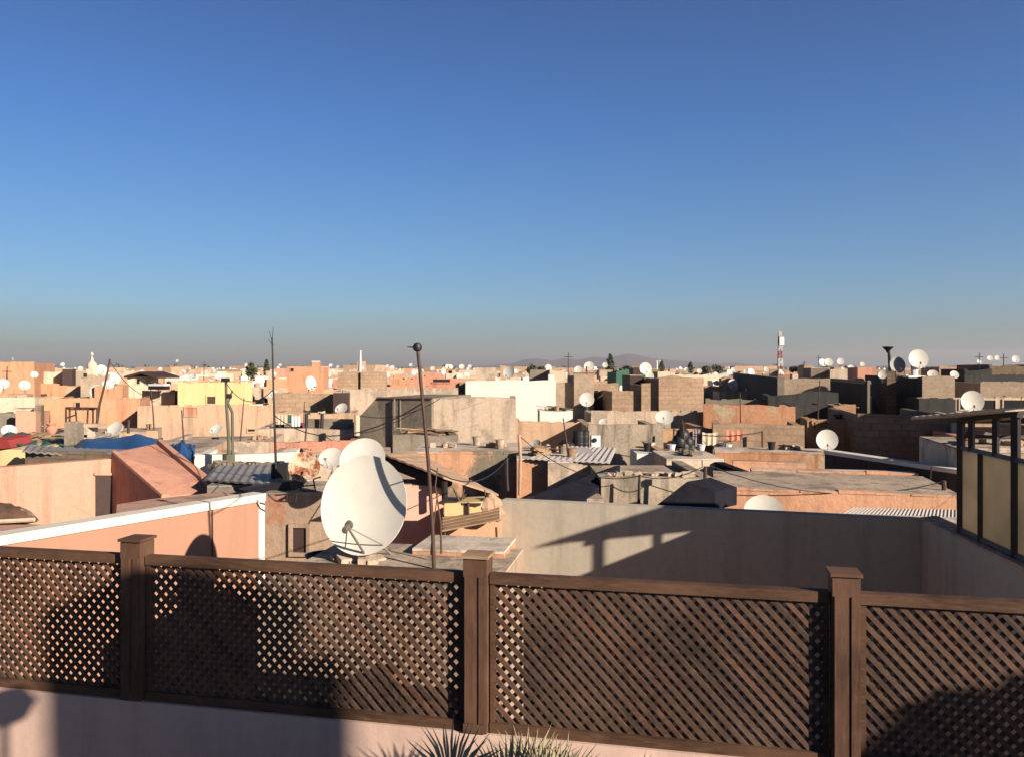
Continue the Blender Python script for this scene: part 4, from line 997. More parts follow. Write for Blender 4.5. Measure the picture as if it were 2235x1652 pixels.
# hanging things in the middle
bc = thing('black_coat', PT(1490, 960, 25), 'black bulky coat and bags heaped by the brick wall', 'coat')
m = MB()
for (x, y, r_) in ((1490, 948, .22), (1483, 962, .24), (1500, 963, .22), (1492, 973, .24), (1478, 975, .15), (1508, 975, .16), (1460, 980, .12)): m.lathe([(.02, -r_), (r_*.9, -r_*.6), (r_, 0), (r_*.75, r_*.6), (.02, r_)], PT(x, y, 24.8), 10)
m.build('fabric', m_blackp, bc, True)
for a, b, c_, d_, mt, lab, Y in ((1533, 1568, 942, 972, m_cream, 'pale yellow cloth hung on the brick wall line', 25), (1585, 1620, 937, 962, simple('orange_cloth', (.70, .27, .17), .9), 'orange cloth hung on the sunlit brick wall', 25), (1512, 1530, 935, 975, simple('grey_cloth', (.3, .25, .25), .9), 'grey striped cloth hung right of the black coat', 25.1), (1500, 1512, 940, 955, m_red, 'small dull red cloth behind the black coat', 25.2)):
    m = MB(); n_ = 6
    for k in range(n_):
        s0, s1 = a+(b-a)*k/n_, a+(b-a)*(k+1)/n_
        m.prism([PT(s0, c_+[0, 2, 3, 3, 2, 1, 0][k], Y+.02*(k % 2)), PT(s1, c_+[0, 2, 3, 3, 2, 1, 0][k+1], Y+.02*((k+1) % 2)), PT(s1, d_-[6, 1, 0, 2, 0, 3, 5][k+1], Y+.04*((k+1) % 2)), PT(s0, d_-[6, 1, 0, 2, 0, 3, 5][k], Y+.04*(k % 2))], (0, .03, 0))
    tag(m.build('hanging_cloth', mt), lab, 'cloth', 'cloths hung by the brick wall')
for x, mt, lab in ((1575, m_blue, 'blue plastic tub beside the yellow cloth'), (1588, m_whitep, 'white plastic tub right of the blue tub'), (1530, m_whitep, 'white bucket under the grey striped cloth'), (1465, m_whitep, 'white bottle crate left of the black coat')):
    t = thing('plastic_tub', PT(x, 985, 24), lab, 'tub', 'tubs on the washing roof')
    m = MB(); m.lathe([(.09, 0), (.13, .18), (.14, .18), (.14, .2), (.12, .2)], PT(x, 984, 24), 12); m.build('body', mt, t)
    m = MB(); c0 = PT(x, 984, 24)+Vector((0, 0, .2)); m.tube([c0+Vector((-.13, 0, 0)), c0+Vector((-.08, 0, .1)), c0+Vector((.08, 0, .1)), c0+Vector((.13, 0, 0))], .01, 5); m.build('handle', m_metal, t)
for x, w_, lab in ((1263, .30, 'tall black drum standing on the pale corrugated roof, left one'), (1276, .22, 'narrower black drum right of the tall black drum')):
    t = thing('black_drum', PT(x, 975, 22), lab, 'drum', 'black drums on the pale roof')
    m = MB(); c0 = PT(x, 975, 22); m.lathe([(w_*.55, 0), (w_*.58, .1), (w_*.55, .12), (w_*.58, .28), (w_*.55, .3), (w_*.55, .4)], c0, 14); m.build('body', m_blackp, t)
    m = MB(); m.lathe([(w_*.57, .401), (w_*.57, .43), (w_*.3, .45)], c0, 14); m.build('lid', m_blackp, t)
mb_ = thing('white_machine', PT(1297, 975, 22), 'small white appliance right of the black drums', 'appliance')
m = MB(); m.box(PT(1299, 964, 22), (.24, .22, .36), .1); m.build('body', m_whitep, mb_); m = MB(); m.tube([PT(1298, 960, 21.88), PT(1298, 960, 21.85)], .06, 12); m.build('drum_window', m_metal, mb_)
m = MB(); m.lathe([(.3, 0), (.22, .12), (.1, .2), (.02, .22)], PT(1237, 976, 22), 12); tag(m.build('black_sack', m_blackp), 'low black sack left of the black drums', 'sack')

# ---------------------------------------------------------------- single dishes by hand
D = dish
D(20, 940, 30, 'white dish tilted above the green tarp at the left edge', Y=24.5, yaw=35, el=40)
D(74, 967, 26, 'small white dish lying on the green tarp', Y=21.5, yaw=-20, el=40, far=False)
D(250, 938, 40, 'white dish rising behind the large blue tarpaulin', Y=24.3, yaw=-20, el=40)
D(472, 938, 28, 'pale dish on the wall between the ochre wall and the pipe mast', Y=28.5, yaw=-15, el=40)
D(745, 892, 28, 'pale dish on the wall left of the dark cement house', Y=34, yaw=-20, el=40)
D(8, 838, 22, 'white dish above the cream wall at the very left edge', Y=39, yaw=35, el=25)
D(54, 841, 22, 'second white dish above the cream wall at left', Y=39, yaw=35, el=25)
D(75, 818, 15, 'white dish on the roof left of the small domed roof', Y=58, yaw=35, el=25)
D(236, 840, 24, 'lower white dish of the pair near the leaning rod', Y=48, yaw=35, el=40)
D(251, 828, 22, 'upper white dish of the pair near the leaning rod', Y=52, yaw=35, el=25)
D(1111, 813, 27, 'big pale dish on the roof of the white wall', Y=45, yaw=-25, el=10)
D(1281, 872, 31, 'round white dish before the grey tan brick block', Y=38, yaw=-5, el=12)
D(1317, 921, 19, 'small white dish on the streaked grey cement wall', Y=29.5, yaw=-20, el=40, far=False)
D(1450, 912, 38, 'pale dish blending into the beige yard wall', Y=32.5, yaw=-10, el=40)
D(1167, 973, 32, 'white dish lying flat on the pale corrugated roof', Y=21.4, yaw=-40, el=40)
D(1200, 978, 22, 'grey dish seen edge-on beside the flat white dish', Y=21.3, yaw=60, el=40, bk=True, far=False)
D(1958, 797, 36, 'dish with its bowl painted shadow-grey, left of the twin', Y=43.5, yaw=8, el=10, bk=True)  # faces the camera; grey colour stands in for its shaded side
D(2004, 784, 41, 'large white dish on a short stand above the black flank', Y=43, yaw=-5, el=12)
D(1926, 818, 18, 'small white dish left of the shadow-grey dish', Y=45, yaw=-20, el=12, far=False)
D(2036, 817, 22, 'white dish low behind the large dish on the stand', Y=46, yaw=-20, el=40, far=False)
D(2083, 818, 18, 'white dish right of the pale brick front', Y=45, yaw=-5, el=25, far=False)
st_ = thing('dish_stand', PT(2004, 800, 43), 'white tubular stand under the large dish above the black flank', 'stand')
m = MB(); m.tube([PT(1996, 825, 43), PT(1996, 800, 43.2)], .16, 8, .2); m.build('column', m_whitep, st_); m = MB(); m.box(PT(1996, 822, 43), (.9, .6, .1)); m.build('foot', m_whitep, st_)
H('right_block_stair', 1936, 1956, 810, 45, m_brickd, 'small dark hut on the black flank under the shadow-grey dish', cat='hut', dep=2, par=.1)

# floodlight pole
fl = thing('flood_light', PT(1940, 830, 46), 'dark pole with a flared floodlight head left of the twin dishes', 'pole')
m = MB(); m.tube([PT(1945, 830, 46), PT(1942, 790, 46), PT(1940, 766, 46)], .12, 8, .08); m.build('shaft', m_metal, fl)
m = MB(); m.lathe([(.07, -.22), (.12, -.08), (.30, .10), (.28, .13), (.1, .13)], PT(1938, 762, 46), 12); m.build('lamp_head', m_metal, fl)
# telecom mast
tmY = 160
tm = thing('lattice_mast', PT(1703, 815, tmY), 'red and white banded lattice telecom mast on the skyline', 'mast')
zs = [PT(1703, y, tmY).z for y in (818, 800, 783, 766, 750, 735, 724)]
for i in range(6):
    m = MB(); w0 = .42-.04*i; w1 = .42-.04*(i+1); x0 = PT(1703-(i*.2), 800, tmY).x; c0, c1 = Vector((x0, tmY, zs[i])), Vector((x0, tmY, zs[i+1]))
    cs0 = [c0+Vector((sx*w0, sy*w0, 0)) for sx, sy in ((-1, -1), (1, -1), (1, 1), (-1, 1))]; cs1 = [c1+Vector((sx*w1, sy*w1, 0)) for sx, sy in ((-1, -1), (1, -1), (1, 1), (-1, 1))]
    for k in range(4): m.tube([cs0[k], cs1[k]], .07, 5); m.tube([cs0[k], cs1[(k+1) % 4]], .035, 4); m.tube([cs1[k], cs1[(k+1) % 4]], .035, 4); m.tube([cs0[(k+1) % 4], cs1[k]], .035, 4)
    m.build('segment', simple('mast_red', (.45, .14, .12), .6) if i % 2 == 0 else m_whitep, tm)
m = MB(); m.box(PT(1705, 745, tmY), (.9, .9, 1.6)); m.build('aerial', m_whitep, tm)
# faint white mast
wm = thing('white_mast', PT(786, 815, 260), 'faint white mast with a pinkish base on the skyline', 'mast')
m = MB(); m.tube([PT(786, 812, 260), PT(787, 765, 260)], .5, 6, .25); m.build('shaft', m_whitep, wm)
m = MB(); m.prism([PT(778, 815, 260), PT(793, 815, 260), PT(791, 789, 260), PT(780, 789, 260)], (.5, 3, 0)); m.build('base', m_pink, wm)
# domed roof, gable roof, chimney house
H('domed_house', 188, 214, 806, 110, m_cream, 'small pale house carrying the bulbous dome on the left skyline', dep=3, par=.2)
dm = thing('dome', PT(201, 804, 110), 'bulbous pinkish dome with a small finial on the left skyline', 'dome')
m = MB(); m.lathe([(.6, 0), (.66, .35), (.55, .8), (.22, 1.1), (.16, 1.5), (.05, 1.8)], PT(201, 806, 111), 14); m.build('shell', m_cream, dm, True)
m = MB(); m.lathe([(.12, 1.85), (.2, 2.05), (.02, 2.3)], PT(201, 806, 111), 8); m.build('finial', m_whitep, dm)
H('gable_house', 278, 340, 822, 62, m_cream, 'pale house under the dark low gable roof', dep=4, par=.1, wins=[(298, 305, 828, 838, m_dark), (318, 330, 828, 838, m_lgrey)])
gr = thing('gable_roof', PT(306, 812, 62), 'dark brown low gable roof on the left skyline', 'roof')
for a, b, nm in (((270, 821), (306, 811), 'slope'), ((306, 811), (342, 822), 'slope')):
    m = MB(); m.prism([PT(*a, 61.5), PT(*b, 61.5), PT(b[0], b[1]+4, 61.5), PT(a[0], a[1]+4, 61.5)], (.5, 3, 0)); m.build(nm, m_door, gr)
H('chimney_house', 626, 706, 801, 75, m_orange, 'sunlit orange building with a stepped roof and chimney on the skyline', dep=6, par=.4, wins=[(634, 641, 804, 811, m_dark)])
H('chimney_stack', 681, 698, 791, 76, m_orange, 'square chimney with a white cap on the orange skyline building', cat='chimney', dep=1.2, par=0, coping=m_whitep)
H('left_peach_far', -30, 75, 790, 70, m_orange, 'long pale peach building on the skyline at the left edge', dep=10, par=.4)
H('left_far_low', 78, 165, 812, 75, m_cream, 'low cream building on the left skyline with a black hut', dep=6, par=.3)
H('black_hut', 136, 158, 806, 74, m_door, 'black flat hut on the low cream building', cat='hut', dep=2, par=0)
H('pile_house', 176, 240, 820, 60, m_brickg, 'grey house with a round dark opening on the left skyline', dep=5, wins=[(182, 190, 815, 823, m_dark)], jag=.2)
H('netting_house', 1345, 1408, 812, 64, m_netting, 'green netting enclosure behind the perched dish', cat='enclosure', dep=6, par=.2, jag=.3)
H('skyline_black_hut', 1382, 1401, 803, 60, m_door, 'black rounded hut before the green netting', cat='hut', dep=2, par=.1)
H('skyline_brick_hut', 1092, 1104, 798, 70, m_tan, 'narrow tan hut on the skyline left of the big pale dish', cat='hut', dep=3, par=.1)
H('skyline_tan_hut', 1038, 1080, 802, 66, m_lgrey, 'grey tan hut with white tanks left of the white wall', cat='hut', dep=4, par=.2)
H('car_shape_hut', 1157, 1200, 808, 58, m_greydk, 'dark shed on the roof of the white wall', cat='shed', dep=3, par=.1)
H('white_stack_hut', 1200, 1235, 806, 56, m_cream, 'cream stacked hut above the white wall', cat='hut', dep=3, par=.3, jag=.2)
H('white_chimney', 1197, 1210, 818, 41.5, m_white, 'white square chimney at the right end of the white wall', cat='chimney', dep=1, par=0)
H('right_far_hut', 1770, 1812, 804, 62, m_greydk, 'dark fronted hut with a pale roof under three dishes', cat='hut', dep=5, par=0, roofm=m_roofp)
H('right_far_cream', 1812, 1850, 806, 61, m_cream, 'cream hut right of the dark fronted hut', cat='hut', dep=5, par=.2)
H('right_far_pink', 1872, 1912, 801, 66, m_pink, 'small pink hut on the right skyline', cat='hut', dep=5, par=.2)
H('right_far_tan', 1755, 1775, 798, 80, m_tan, 'tan square block on the skyline right of the lattice mast', cat='hut', dep=5, par=.2)
H('right_far_brick', 2050, 2106, 800, 70, m_tan, 'tan block on the skyline right of the twin dishes', dep=6, par=.2)
H('right_far_dark', 2106, 2165, 804, 58, m_shadecem, 'dark cluttered roof at the right skyline', dep=6, par=.3, jag=.2)
H('right_far_brown', 2160, 2300, 794, 60, m_brickd, 'brown shaded house on the skyline at the right edge', dep=8, par=.3, jag=.2)
H('right_far_shade', 2105, 2300, 818, 52, m_shadecem, 'dark shaded row above the grey tan brick wall', dep=4, par=.3)

# sky-line dishes: (x, y, width, yaw, phrase)
SK = [(30, 783, 11, -20, 'on the long pale peach building at the left edge'), (137, 796, 9, 20, 'above the black flat hut at left'), (176, 805, 11, 20, 'left of the bulbous dome'), (222, 808, 24, 60, 'right of the bulbous dome, seen slantwise'),
 (387, 788, 7, 0, 'high on the skyline above the yellow building'), (350, 806, 8, 20, 'right of the dark gable roof'), (430, 803, 8, -10, 'on the skyline above the yellow building'), (538, 797, 9, 0, 'on the skyline left of the thin antenna pole'), (470, 810, 9, 0, 'just behind the yellow building'),
 (612, 797, 8, 0, 'just right of the thin antenna pole'), (722, 798, 8, 10, 'left of the tan brick blocks'), (738, 801, 8, -10, 'on the small tan brick block'), (794, 803, 10, 0, 'at the foot of the faint white mast'), (846, 800, 9, 0, 'right of the wider tan brick block'), (857, 802, 9, 10, 'second right of the wider tan brick block'), (846, 818, 12, 20, 'lower right of the wider tan brick block'), (866, 822, 12, -20, 'between the brick blocks and the tall pole'),
 (897, 797, 8, 0, 'just left of the tall leaning pole'), (903, 813, 13, 60, 'seen slantwise just left of the tall leaning pole'), (945, 805, 11, 0, 'just right of the tall leaning pole'), (977, 800, 10, 30, 'above the salmon pink house'), (984, 801, 10, 30, 'above the salmon pink house, right-hand one'), (1008, 801, 12, 10, 'left of the grey tan hut with tanks'), (1026, 800, 9, 0, 'against the grey tan hut with tanks'), (1098, 803, 8, 0, 'between the grey hut and the big pale dish'),
 (1160, 799, 11, -40, 'above the white wall beside the dark shed'), (1197, 803, 15, 30, 'right of the dark shed on the white wall'), (1262, 807, 17, 0, 'left of the white dish above the grey brick block'), (1286, 800, 22, 0, 'above the grey tan brick block'), (1321, 797, 12, 0, 'left of the dark cypress tree'), (1498, 806, 9, 0, 'above the tall tan brick house'), (1527, 810, 11, 0, 'at the right end of the tall tan brick house'),
 (1592, 812, 12, 20, 'left end of the dark flank'), (1601, 807, 11, 0, 'above the long dark flank'), (1628, 810, 10, -10, 'further right above the long dark flank'), (1672, 806, 11, 0, 'left of the red and white mast'), (1686, 812, 14, -10, 'second left of the red and white mast'), (1706, 812, 12, -10, 'at the foot of the red and white mast'), (1796, 792, 18, 20, 'left of three on the dark fronted hut'), (1809, 791, 18, 0, 'middle of three on the dark fronted hut'), (1835, 789, 15, 0, 'right of three above the cream hut'),
 (1858, 804, 15, 0, 'left of the small pink hut'), (1883, 795, 10, 0, 'above the small pink hut'), (2137, 790, 10, 20, 'above the dark cluttered roof at right'), (2161, 782, 12, 0, 'on the brown shaded house at right'), (2177, 781, 11, 0, 'second on the brown shaded house at right'), (2217, 784, 16, 0, 'largest on the brown shaded house at the right edge')]
hm_ = [m_orange, m_tan, m_cream, m_pink, m_lgrey]
rs = random.Random(21)
for (x, y, w_, yw, ph) in SK:
    c, Y, s = D(x, y, w_, 'small white skyline dish ' + ph, size=.95, yaw=yw-10, el=rs.choice([10, 25]), group='small dishes along the skyline')
    # the roof it stands on
    yb = y+w_*.88
    hw = rs.uniform(14, 30)
    mt = rs.choice(hm_ if x < 1000 else hm_[1:])
    if Y > 50 and yb > 800:
        H('skyline_house', x-hw*rs.uniform(.3, 1), x+hw*rs.uniform(.3, 1), yb, Y-1.5, mt, 'low %s roof under the dish %s' % ({m_orange: 'orange', m_tan: 'tan', m_cream: 'cream', m_pink: 'pink', m_lgrey: 'grey'}[mt], ph), dep=4, par=.0, group='skyline roofs under dishes')

# trees on the skyline
def cypress(x, yt, yb, Y, wd, label):
    t = thing('cypress_tree', V0(PT(x, yb, Y)), label, 'tree'); a, b = PT(x, yb, Y), PT(x, yt, Y); hgt = b.z-a.z; m = MB(); rs = random.Random(x)
    for i in range(14):
        f = i/13; leafball(m, a.lerp(b, f), wd*(1-f)**.6*(.7+.3*rs.random())+.05, 60, .28, (1, 1, 1.4), rs)
    m.build('crown', m_foliage, t); m = MB(); m.tube([V0(a), a, a.lerp(b, .8)], .16, 6, .05); m.build('trunk', m_trunk, t)
cypress(1332, 775, 812, 150, 1.1, 'dark pointed cypress tree on the skyline left of the green netting')
cypress(1444, 788, 808, 260, 1.4, 'small dark cypress on the skyline above the tall tan brick house')
cypress(1507, 792, 808, 240, 1.1, 'small dark cypress between two skyline dishes')
cypress(582, 786, 812, 200, 1.0, 'thin dark cypress left of the thin antenna pole')
cypress(548, 796, 815, 120, .9, 'broad dark cone tree above the yellow building')
def bushy(x, y, Y, R, label):
    c = PT(x, y, Y); t = thing('distant_tree', V0(c), label, 'tree'); m = MB(); rs = random.Random(x)
    for i in range(9): leafball(m, c+Vector((rs.uniform(-1, 1)*R, rs.uniform(-1, 1)*R*.6, rs.uniform(-.3, .4)*R)), R*.5, 90, .3, (1, 1, .8), rs)
    m.build('crown', m_foliage, t); m = MB(); m.tube([V0(c), c], .2, 6, .1); m.build('trunk', m_trunk, t)
bushy(1552, 809, 200, 2.0, 'rounded dull green tree on the skyline above the dark flank')
bushy(1742, 806, 150, 1.0, 'small dark tree right of the red and white mast')
bushy(1170, 808, 110, .9, 'dark green tree behind the white wall')
bushy(1360, 811, 140, 1.4, 'green tree beside the cypress')
for x, l_ in ((1434, 'left one of two thin white chimneys before the hills'), (1440, 'right one of two thin white chimneys before the hills')):
    t = thing('thin_chimney', V0(PT(x, 810, 900)), l_, 'chimney'); m = MB(); m.tube([V0(PT(x, 810, 900)), PT(x, 787, 900)], .9, 8, .7); m.build('shaft', m_whitep, t); m = MB(); m.tube([PT(x, 789, 900), PT(x, 787.4, 900)], 1.0, 8); m.build('cap', m_whitep, t)
for x, Y, yt, lab in ((1786, 90, 775, 'thin aerial above the dark fronted hut'), (2137, 60, 770, 'thin aerial above the dark cluttered roof'), (2190, 60, 772, 'thin aerial on the brown shaded house'), (1755, 100, 787, 'thin aerial right of the small dark tree'), (15, 50, 800, 'thin aerial at the very left edge'), (1240, 60, 770, 'thin aerial above the grey tan brick house'), (445, 90, 790, 'thin aerial above the yellow building')):
    pole('roof_aerial', [(x, 830), (x+.5, yt)], Y, .04, .025, m_metal, lab, lambda t, p: MB().tube([p[-1]+Vector((-.3, 0, -.3)), p[-1]+Vector((.3, 0, -.3))], .02, 4).build('crossbar', m_metal, t))

# ---------------------------------------------------------------- the crowd of far houses
LM = [(30, 'left edge'), (120, 'black hut'), (201, 'bulbous dome'), (306, 'dark gable roof'), (388, 'solar house'), (469, 'yellow building'), (595, 'thin antenna pole'), (666, 'chimney building'), (786, 'faint white mast'), (915, 'tall leaning pole'), (972, 'salmon pink house'), (1110, 'white-wall dish'), (1274, 'grey tan brick tower'), (1332, 'pointed cypress'), (1409, 'perched dish'), (1490, 'tall tan brick house'), (1600, 'long dark flank'), (1703, 'red and white mast'), (1790, 'three-dish hut'), (1890, 'small pink hut'), (2000, 'twin dishes'), (2080, 'tan skyline block'), (2180, 'brown right-hand house')]
def near(x):
    lx, n_ = min(LM, key=lambda q: abs(q[0]-x))
    return ('behind the ' if abs(lx-x) < 12 else ('left of the ' if x < lx else 'right of the '))+n_
cn = {m_orange: 'orange', m_tan: 'ochre tan', m_cream: 'cream', m_pink: 'pink', m_salmon: 'salmon', m_lgrey: 'grey cement', m_brick: 'tan brick', m_brickg: 'grey brick', m_white: 'white', m_greydk: 'dark grey', m_yellow: 'yellow', m_orangepk: 'peeling orange'}
left = [m_orange, m_tan, m_cream, m_pink, m_orange, m_tan, m_salmon, m_cream, m_orangepk, m_lgrey, m_white]
right = [m_tan, m_lgrey, m_brick, m_brickg, m_cream, m_orange, m_greydk, m_pink, m_lgrey, m_white]
rs = random.Random(42)
ROWS = [(54, .9), (63, .9), (74, .85), (88, .9), (105, .9), (128, .9), (155, .9), (190, .9), (240, .95), (300, .95)]
nd = 0
for ri, (Y0, dens) in enumerate(ROWS):
    x = -60
    while x < 2290:
        wm_ = rs.uniform(2.6, 8.2) if Y0 < 200 else rs.uniform(6, 14)
        Y = Y0*rs.uniform(.97, 1.03); wD = wm_*F/Y
        z = -rs.choice([1.0, 1.3, 1.5, 1.8, 2.0, 2.3])*(1 if Y0 < 120 else .85 if Y0 < 200 else .7)
        if Y0 < 70: z -= .3
        yt = HY-z*F/Y
        if rs.random() < dens:
            mt = rs.choice(left if x < 900 or rs.random() < .2 else right)
            feat = rs.choice(['with a plain parapet', 'with a stepped roof hut', 'with a small dark window', 'with a dark doorway'])
            dist = 'middle' if Y0 < 70 else 'farther' if Y0 < 120 else 'distant' if Y0 < 200 else 'farthest'
            wins = []
            if 'window' in feat and Y0 < 160:
                wx = x+wD*rs.uniform(.25, .7); ws = .7*F/Y; wins = [(wx, wx+ws, yt+.7*F/Y, yt+1.6*F/Y, m_dark)]
            doors = []
            if 'doorway' in feat and Y0 < 160:
                wx = x+wD*rs.uniform(.25, .7); ws = .8*F/Y; doors = [(wx, wx+ws, yt+.9*F/Y, yt+2.6*F/Y, m_door)]
            r, P, L, zz, dep = H('city_house', x, x+wD*.97, yt, Y, mt, '%s %s house %s' % (dist, cn[mt]+{'p': '', 's': ' hut-topped', 'w': ' windowed', 'd': ' low-doored'}[{'with a plain parapet': 'p', 'with a stepped roof hut': 's', 'with a small dark window': 'w', 'with a dark doorway': 'd'}[feat]], near(x+wD/2)), dep=rs.uniform(4, 8), par=rs.choice([.3, .6, .8]), wins=wins, doors=doors, jag=.08, yaw=radians((18 if x < 700 else 4 if x < 1500 else -13)+rs.uniform(-7, 7)), group='far houses of the old town')
            if 'hut' in feat:
                m = MB(); a0 = rs.uniform(.1, .6)*L; hh = rs.uniform(.5, 1.2)
                hh = min(hh, max(.2, (ZC+.15)-zz)) if Y0 < 200 else hh
                m.prism([P(a0, 1.2, zz-.6), P(a0+L*.3, 1.2, zz-.6), P(a0+L*.3, 3.2, zz-.6), P(a0, 3.2, zz-.6)], (0, 0, .6+hh)); m.build('stair_hut', rs.choice([mt, m_cream, m_lgrey]), r)
            # bits on the roof
            k = rs.random()
            if k < .66 and nd < 215 and Y0 < 250:
                a0 = rs.uniform(.15, .85)*L; p = P(a0, rs.uniform(.6, 2), 0); s = rs.uniform(.6, 1.2); zc = zz+s*.62
                if zc < ZC+.9:
                    pr = proto((rs.choice([10, 25, 40]), True, False, False)); c = pr if not pr['_used'] else copy_tree(pr); pr['_used'] = 1
                    c.location = (p.x, p.y, zc); c.scale = (s,)*3; c.rotation_euler = (0, 0, radians(rs.uniform(-45, 75)))
                    xd = CX+p.x/p.y*F
                    c['label'] = '%s dish on a %s house %s' % (dist, cn[mt], near(xd)); c['category'] = 'satellite dish'; c['group'] = 'far rooftop dishes'; nd += 1; USED.append(c)
            if .5 < k < .72 and Y0 < 160:
                a0 = rs.uniform(.15, .85)*L; p = P(a0, rs.uniform(.8, 2.5), zz-.5)
                wt = rs.choice([m_whitep, m_whitep, m_blackp, m_cream, m_pink]); xd = CX+p.x/p.y*F
                t = thing('water_tank', p, '%s %s roof tank %s' % (dist, 'black' if wt is m_blackp else 'pale', near(xd)), 'water tank', 'tanks on the far roofs')
                m = MB(); m.lathe([(.3, 0), (.34, .1), (.34, .75), (.15, .88)], p, 10); m.build('body', wt, t)
        x += wD*(1 if rs.random() < .8 else 1.25)
# the rest of the old town fades into one mass
m = MB(); rs = random.Random(77)
for i in range(1500):
    Y = 330*(1+rs.random()**1.5*6); X = rs.uniform(-.68, .68)*Y; hh = ZC-rs.choice([.6, 1, 1.4, 1.8, 2.2, 3])+(rs.uniform(0, 2.5) if rs.random() < .14 else 0)+(Y/800)*rs.uniform(0, 1.5)
    m.box((X, Y, hh/2), (rs.uniform(6, 20), rs.uniform(6, 14), hh), YAW+rs.uniform(-.2, .2))
tag(m.build('distant_old_town', m_tan), 'mass of tiny tan roofs fading towards the hills', 'rooftops', kind='stuff')
m = MB()
for i in range(260):
    Y = 400*(1+rs.random()*3); X = rs.uniform(-.66, .66)*Y; c = Vector((X, Y, ZC-.3+rs.uniform(-.8, 1.4)+Y/900)); R = rs.uniform(1.2, 3.4)
    leafball(m, c, R, 26, R*.38, (1.3, 1, .8), rs)
tag(m.build('distant_trees', m_foliage), 'tiny dark trees scattered among the farthest roofs', 'trees', kind='stuff')
m = MB()
for i in range(420):
    Y = 320*(1+rs.random()*1.5); X = rs.uniform(-.66, .66)*Y; m.lathe([(.05, -.3), (.6, -.1), (.6, .1), (.05, .3)], None, 8, Matrix.Translation((X, Y, ZC-rs.uniform(-.6, 1.6))) @ Matrix.Rotation(radians(rs.uniform(-30, 30)), 4, 'Z') @ Matrix.Rotation(radians(80), 4, 'X'))
tag(m.build('distant_dishes', m_whitep), 'white specks of dishes on the farthest roofs', 'dishes', kind='stuff')

# sagging cables
for (a, b2, sag, lab) in (((493, 835, 18), (597, 850, 14), .3, 'thin black cable sagging from the pipe mast to the antenna pole'), ((597, 905, 14), (922, 880, 8.63), .35, 'thin black cable sagging from the antenna pole to the tall leaning pole'),
    ((936, 1020, 8.63), (1106, 1002, 14), .25, 'thin cable from the leaning pole to the dark upright pipe'), ((1135, 952, 15), (1396, 1038, 14.6), .3, 'thin cable sagging over the pale corrugated roof'), ((1396, 1038, 14.6), (1539, 1015, 14.2), .12, 'thin cable over the bare block wall'), ((1539, 1012, 14.2), (2060, 1050, 14.5), .35, 'thin cable sagging above the orange terrace'),
    ((240, 790, 30), (334, 868, 32), .3, 'thin cable from the leaning rod to the thin rod'), ((780, 905, 27.5), (960, 870, 26.5), .3, 'thin cable across the dark cement wall'), ((1470, 938, 25), (1664, 942, 25), .15, 'washing line before the brick wall')):
    A_, B_ = PT(*a), PT(*b2); m = MB(); m.tube([A_.lerp(B_, t/10)-Vector((0, 0, sag*4*(t/10)*(1-t/10))) for t in range(11)], .008 if a[2] < 20 else .012, 5)
    tag(m.build('cable', m_metal), lab, 'cable', 'cables over the roofs')
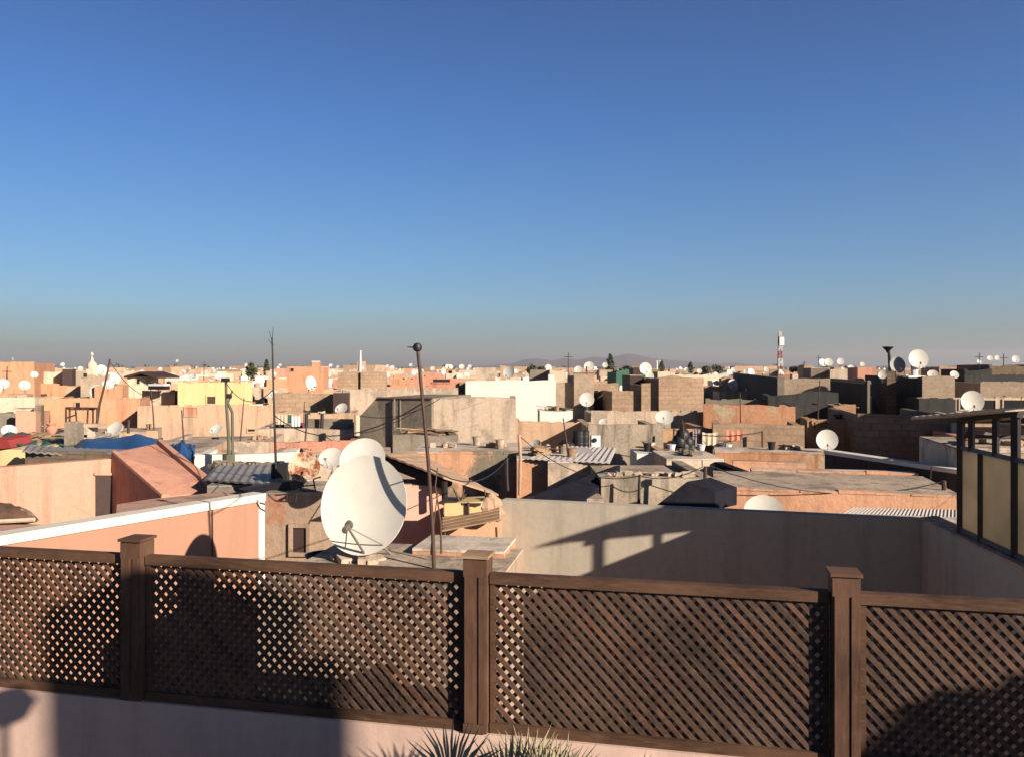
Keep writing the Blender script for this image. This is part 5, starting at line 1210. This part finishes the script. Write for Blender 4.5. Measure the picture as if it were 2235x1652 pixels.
# odds and ends on the nearer roofs
rs = random.Random(5)
LM2 = LM+[(1281, 'round dish before the brick block')]
roofs = [o for o in COL.objects if o.name.startswith('flat_roof_house') and '_r' in o]
kinds = ['plank', 'rubble_heap', 'rubble_heap', 'bucket', 'bundle_of_rags', 'rod']
for o in roofs:
    A0 = Vector(o['_b']); d = Vector(o['_d']); bb = Vector(o['_n']); L, dep, zr, par = o['_r']
    if A0.y < 16 or A0.y > 52 or dep < 1.2: continue
    for _ in range(rs.randint(0, 2) if par > .25 else rs.randint(2, 4)):
        kd = rs.choice(kinds); p = A0+d*rs.uniform(.3, max(.35, L-.3))+bb*rs.uniform(.35, max(.4, dep*.7)); p.z = zr+.04
        xd = CX+p.x/p.y*F
        if not (-10 < xd < 2245): continue
        mt = rs.choice([m_board, m_greydk, m_cream, m_tan, m_lgrey, m_blackp, m_lgrey]); cnm = {m_board: 'brown', m_greydk: 'dark grey', m_cream: 'cream', m_tan: 'tan', m_lgrey: 'grey', m_blackp: 'black'}[mt]
        m = MB(); a = rs.uniform(0, 3)
        if kd == 'plank': m.box(p+Vector((0, 0, .12)), (rs.uniform(.8, 1.8), .18, .03), a, 0, rs.uniform(-.2, .2)); m.box(p+Vector((.05, .1, .05)), (rs.uniform(.8, 1.4), .15, .03), a+.3); mt = m_board; cnm = 'brown'
        elif kd == 'crate':
            for q in range(3): m.box(p+Vector((0, 0, .06+.1*q)), (.5, .36, .07), a)
            for sx, sy in ((-1, -1), (1, -1), (1, 1), (-1, 1)): m.box(p+Vector((cos(a)*sx*.23-sin(a)*sy*.16, sin(a)*sx*.23+cos(a)*sy*.16, .16)), (.04, .04, .3), a)
        elif kd == 'bucket': m.lathe([(.08, 0), (.11, .2), (.12, .2), (.12, .21), (.1, .21)], p, 12)
        elif kd == 'rubble_heap':
            mt = rs.choice([m_lgrey, m_greydk, m_bricko, m_tan]); cnm = {m_lgrey: 'grey', m_greydk: 'dark grey', m_bricko: 'orange', m_tan: 'tan'}[mt]
            for q in range(9): m.box(p+Vector((rs.gauss(0, .14), rs.gauss(0, .1), .02+.05*rs.random())), (rs.uniform(.1, .2), .12, rs.uniform(.06, .12)), rs.random()*3, rs.random()*.4)
        elif kd == 'bundle_of_rags':
            for q in range(5): m.box(p+Vector((rs.uniform(-.12, .12), rs.uniform(-.1, .1), .04+.03*q)), (rs.uniform(.2, .4), .25, .07), rs.random()*3, rs.uniform(-.3, .3), rs.uniform(-.3, .3))
        else:
            h_ = rs.uniform(.7, 1.5); m.tube([p, p+Vector((rs.uniform(-.15, .15), 0, h_))], .022, 6, .014); mt = rs.choice([m_metal, m_rustpole]); cnm = 'thin dark'
        lab = '%s %s on roof %s, %s row' % (cnm, kd.replace('_', ' '), near(xd), 'near' if p.y < 22 else 'second' if p.y < 32 else 'third')
        tag(m.build(kd, mt, base=p), lab, kd.replace('_', ' '), 'odds and ends on the roofs')

# tidy: drop unused prototypes and helper properties
for k, p in list(PROTOS.items()):
    if not p['_used']:
        for o in [p]+[q for q in COL.objects if q.parent == p or (q.parent and q.parent.parent == p)]: bpy.data.objects.remove(o)
for o in COL.objects:
    lb_ = o.get('label')
    if lb_ and len(lb_.replace('-', ' ').split()) > 15: o['label'] = lb_.replace(' on roof', '').replace('the ', '').replace('bundle of rags', 'rags')
for o in COL.objects:
    for k in ('_b', '_z', '_used', '_r', '_d', '_n'):
        if k in o: del o[k]
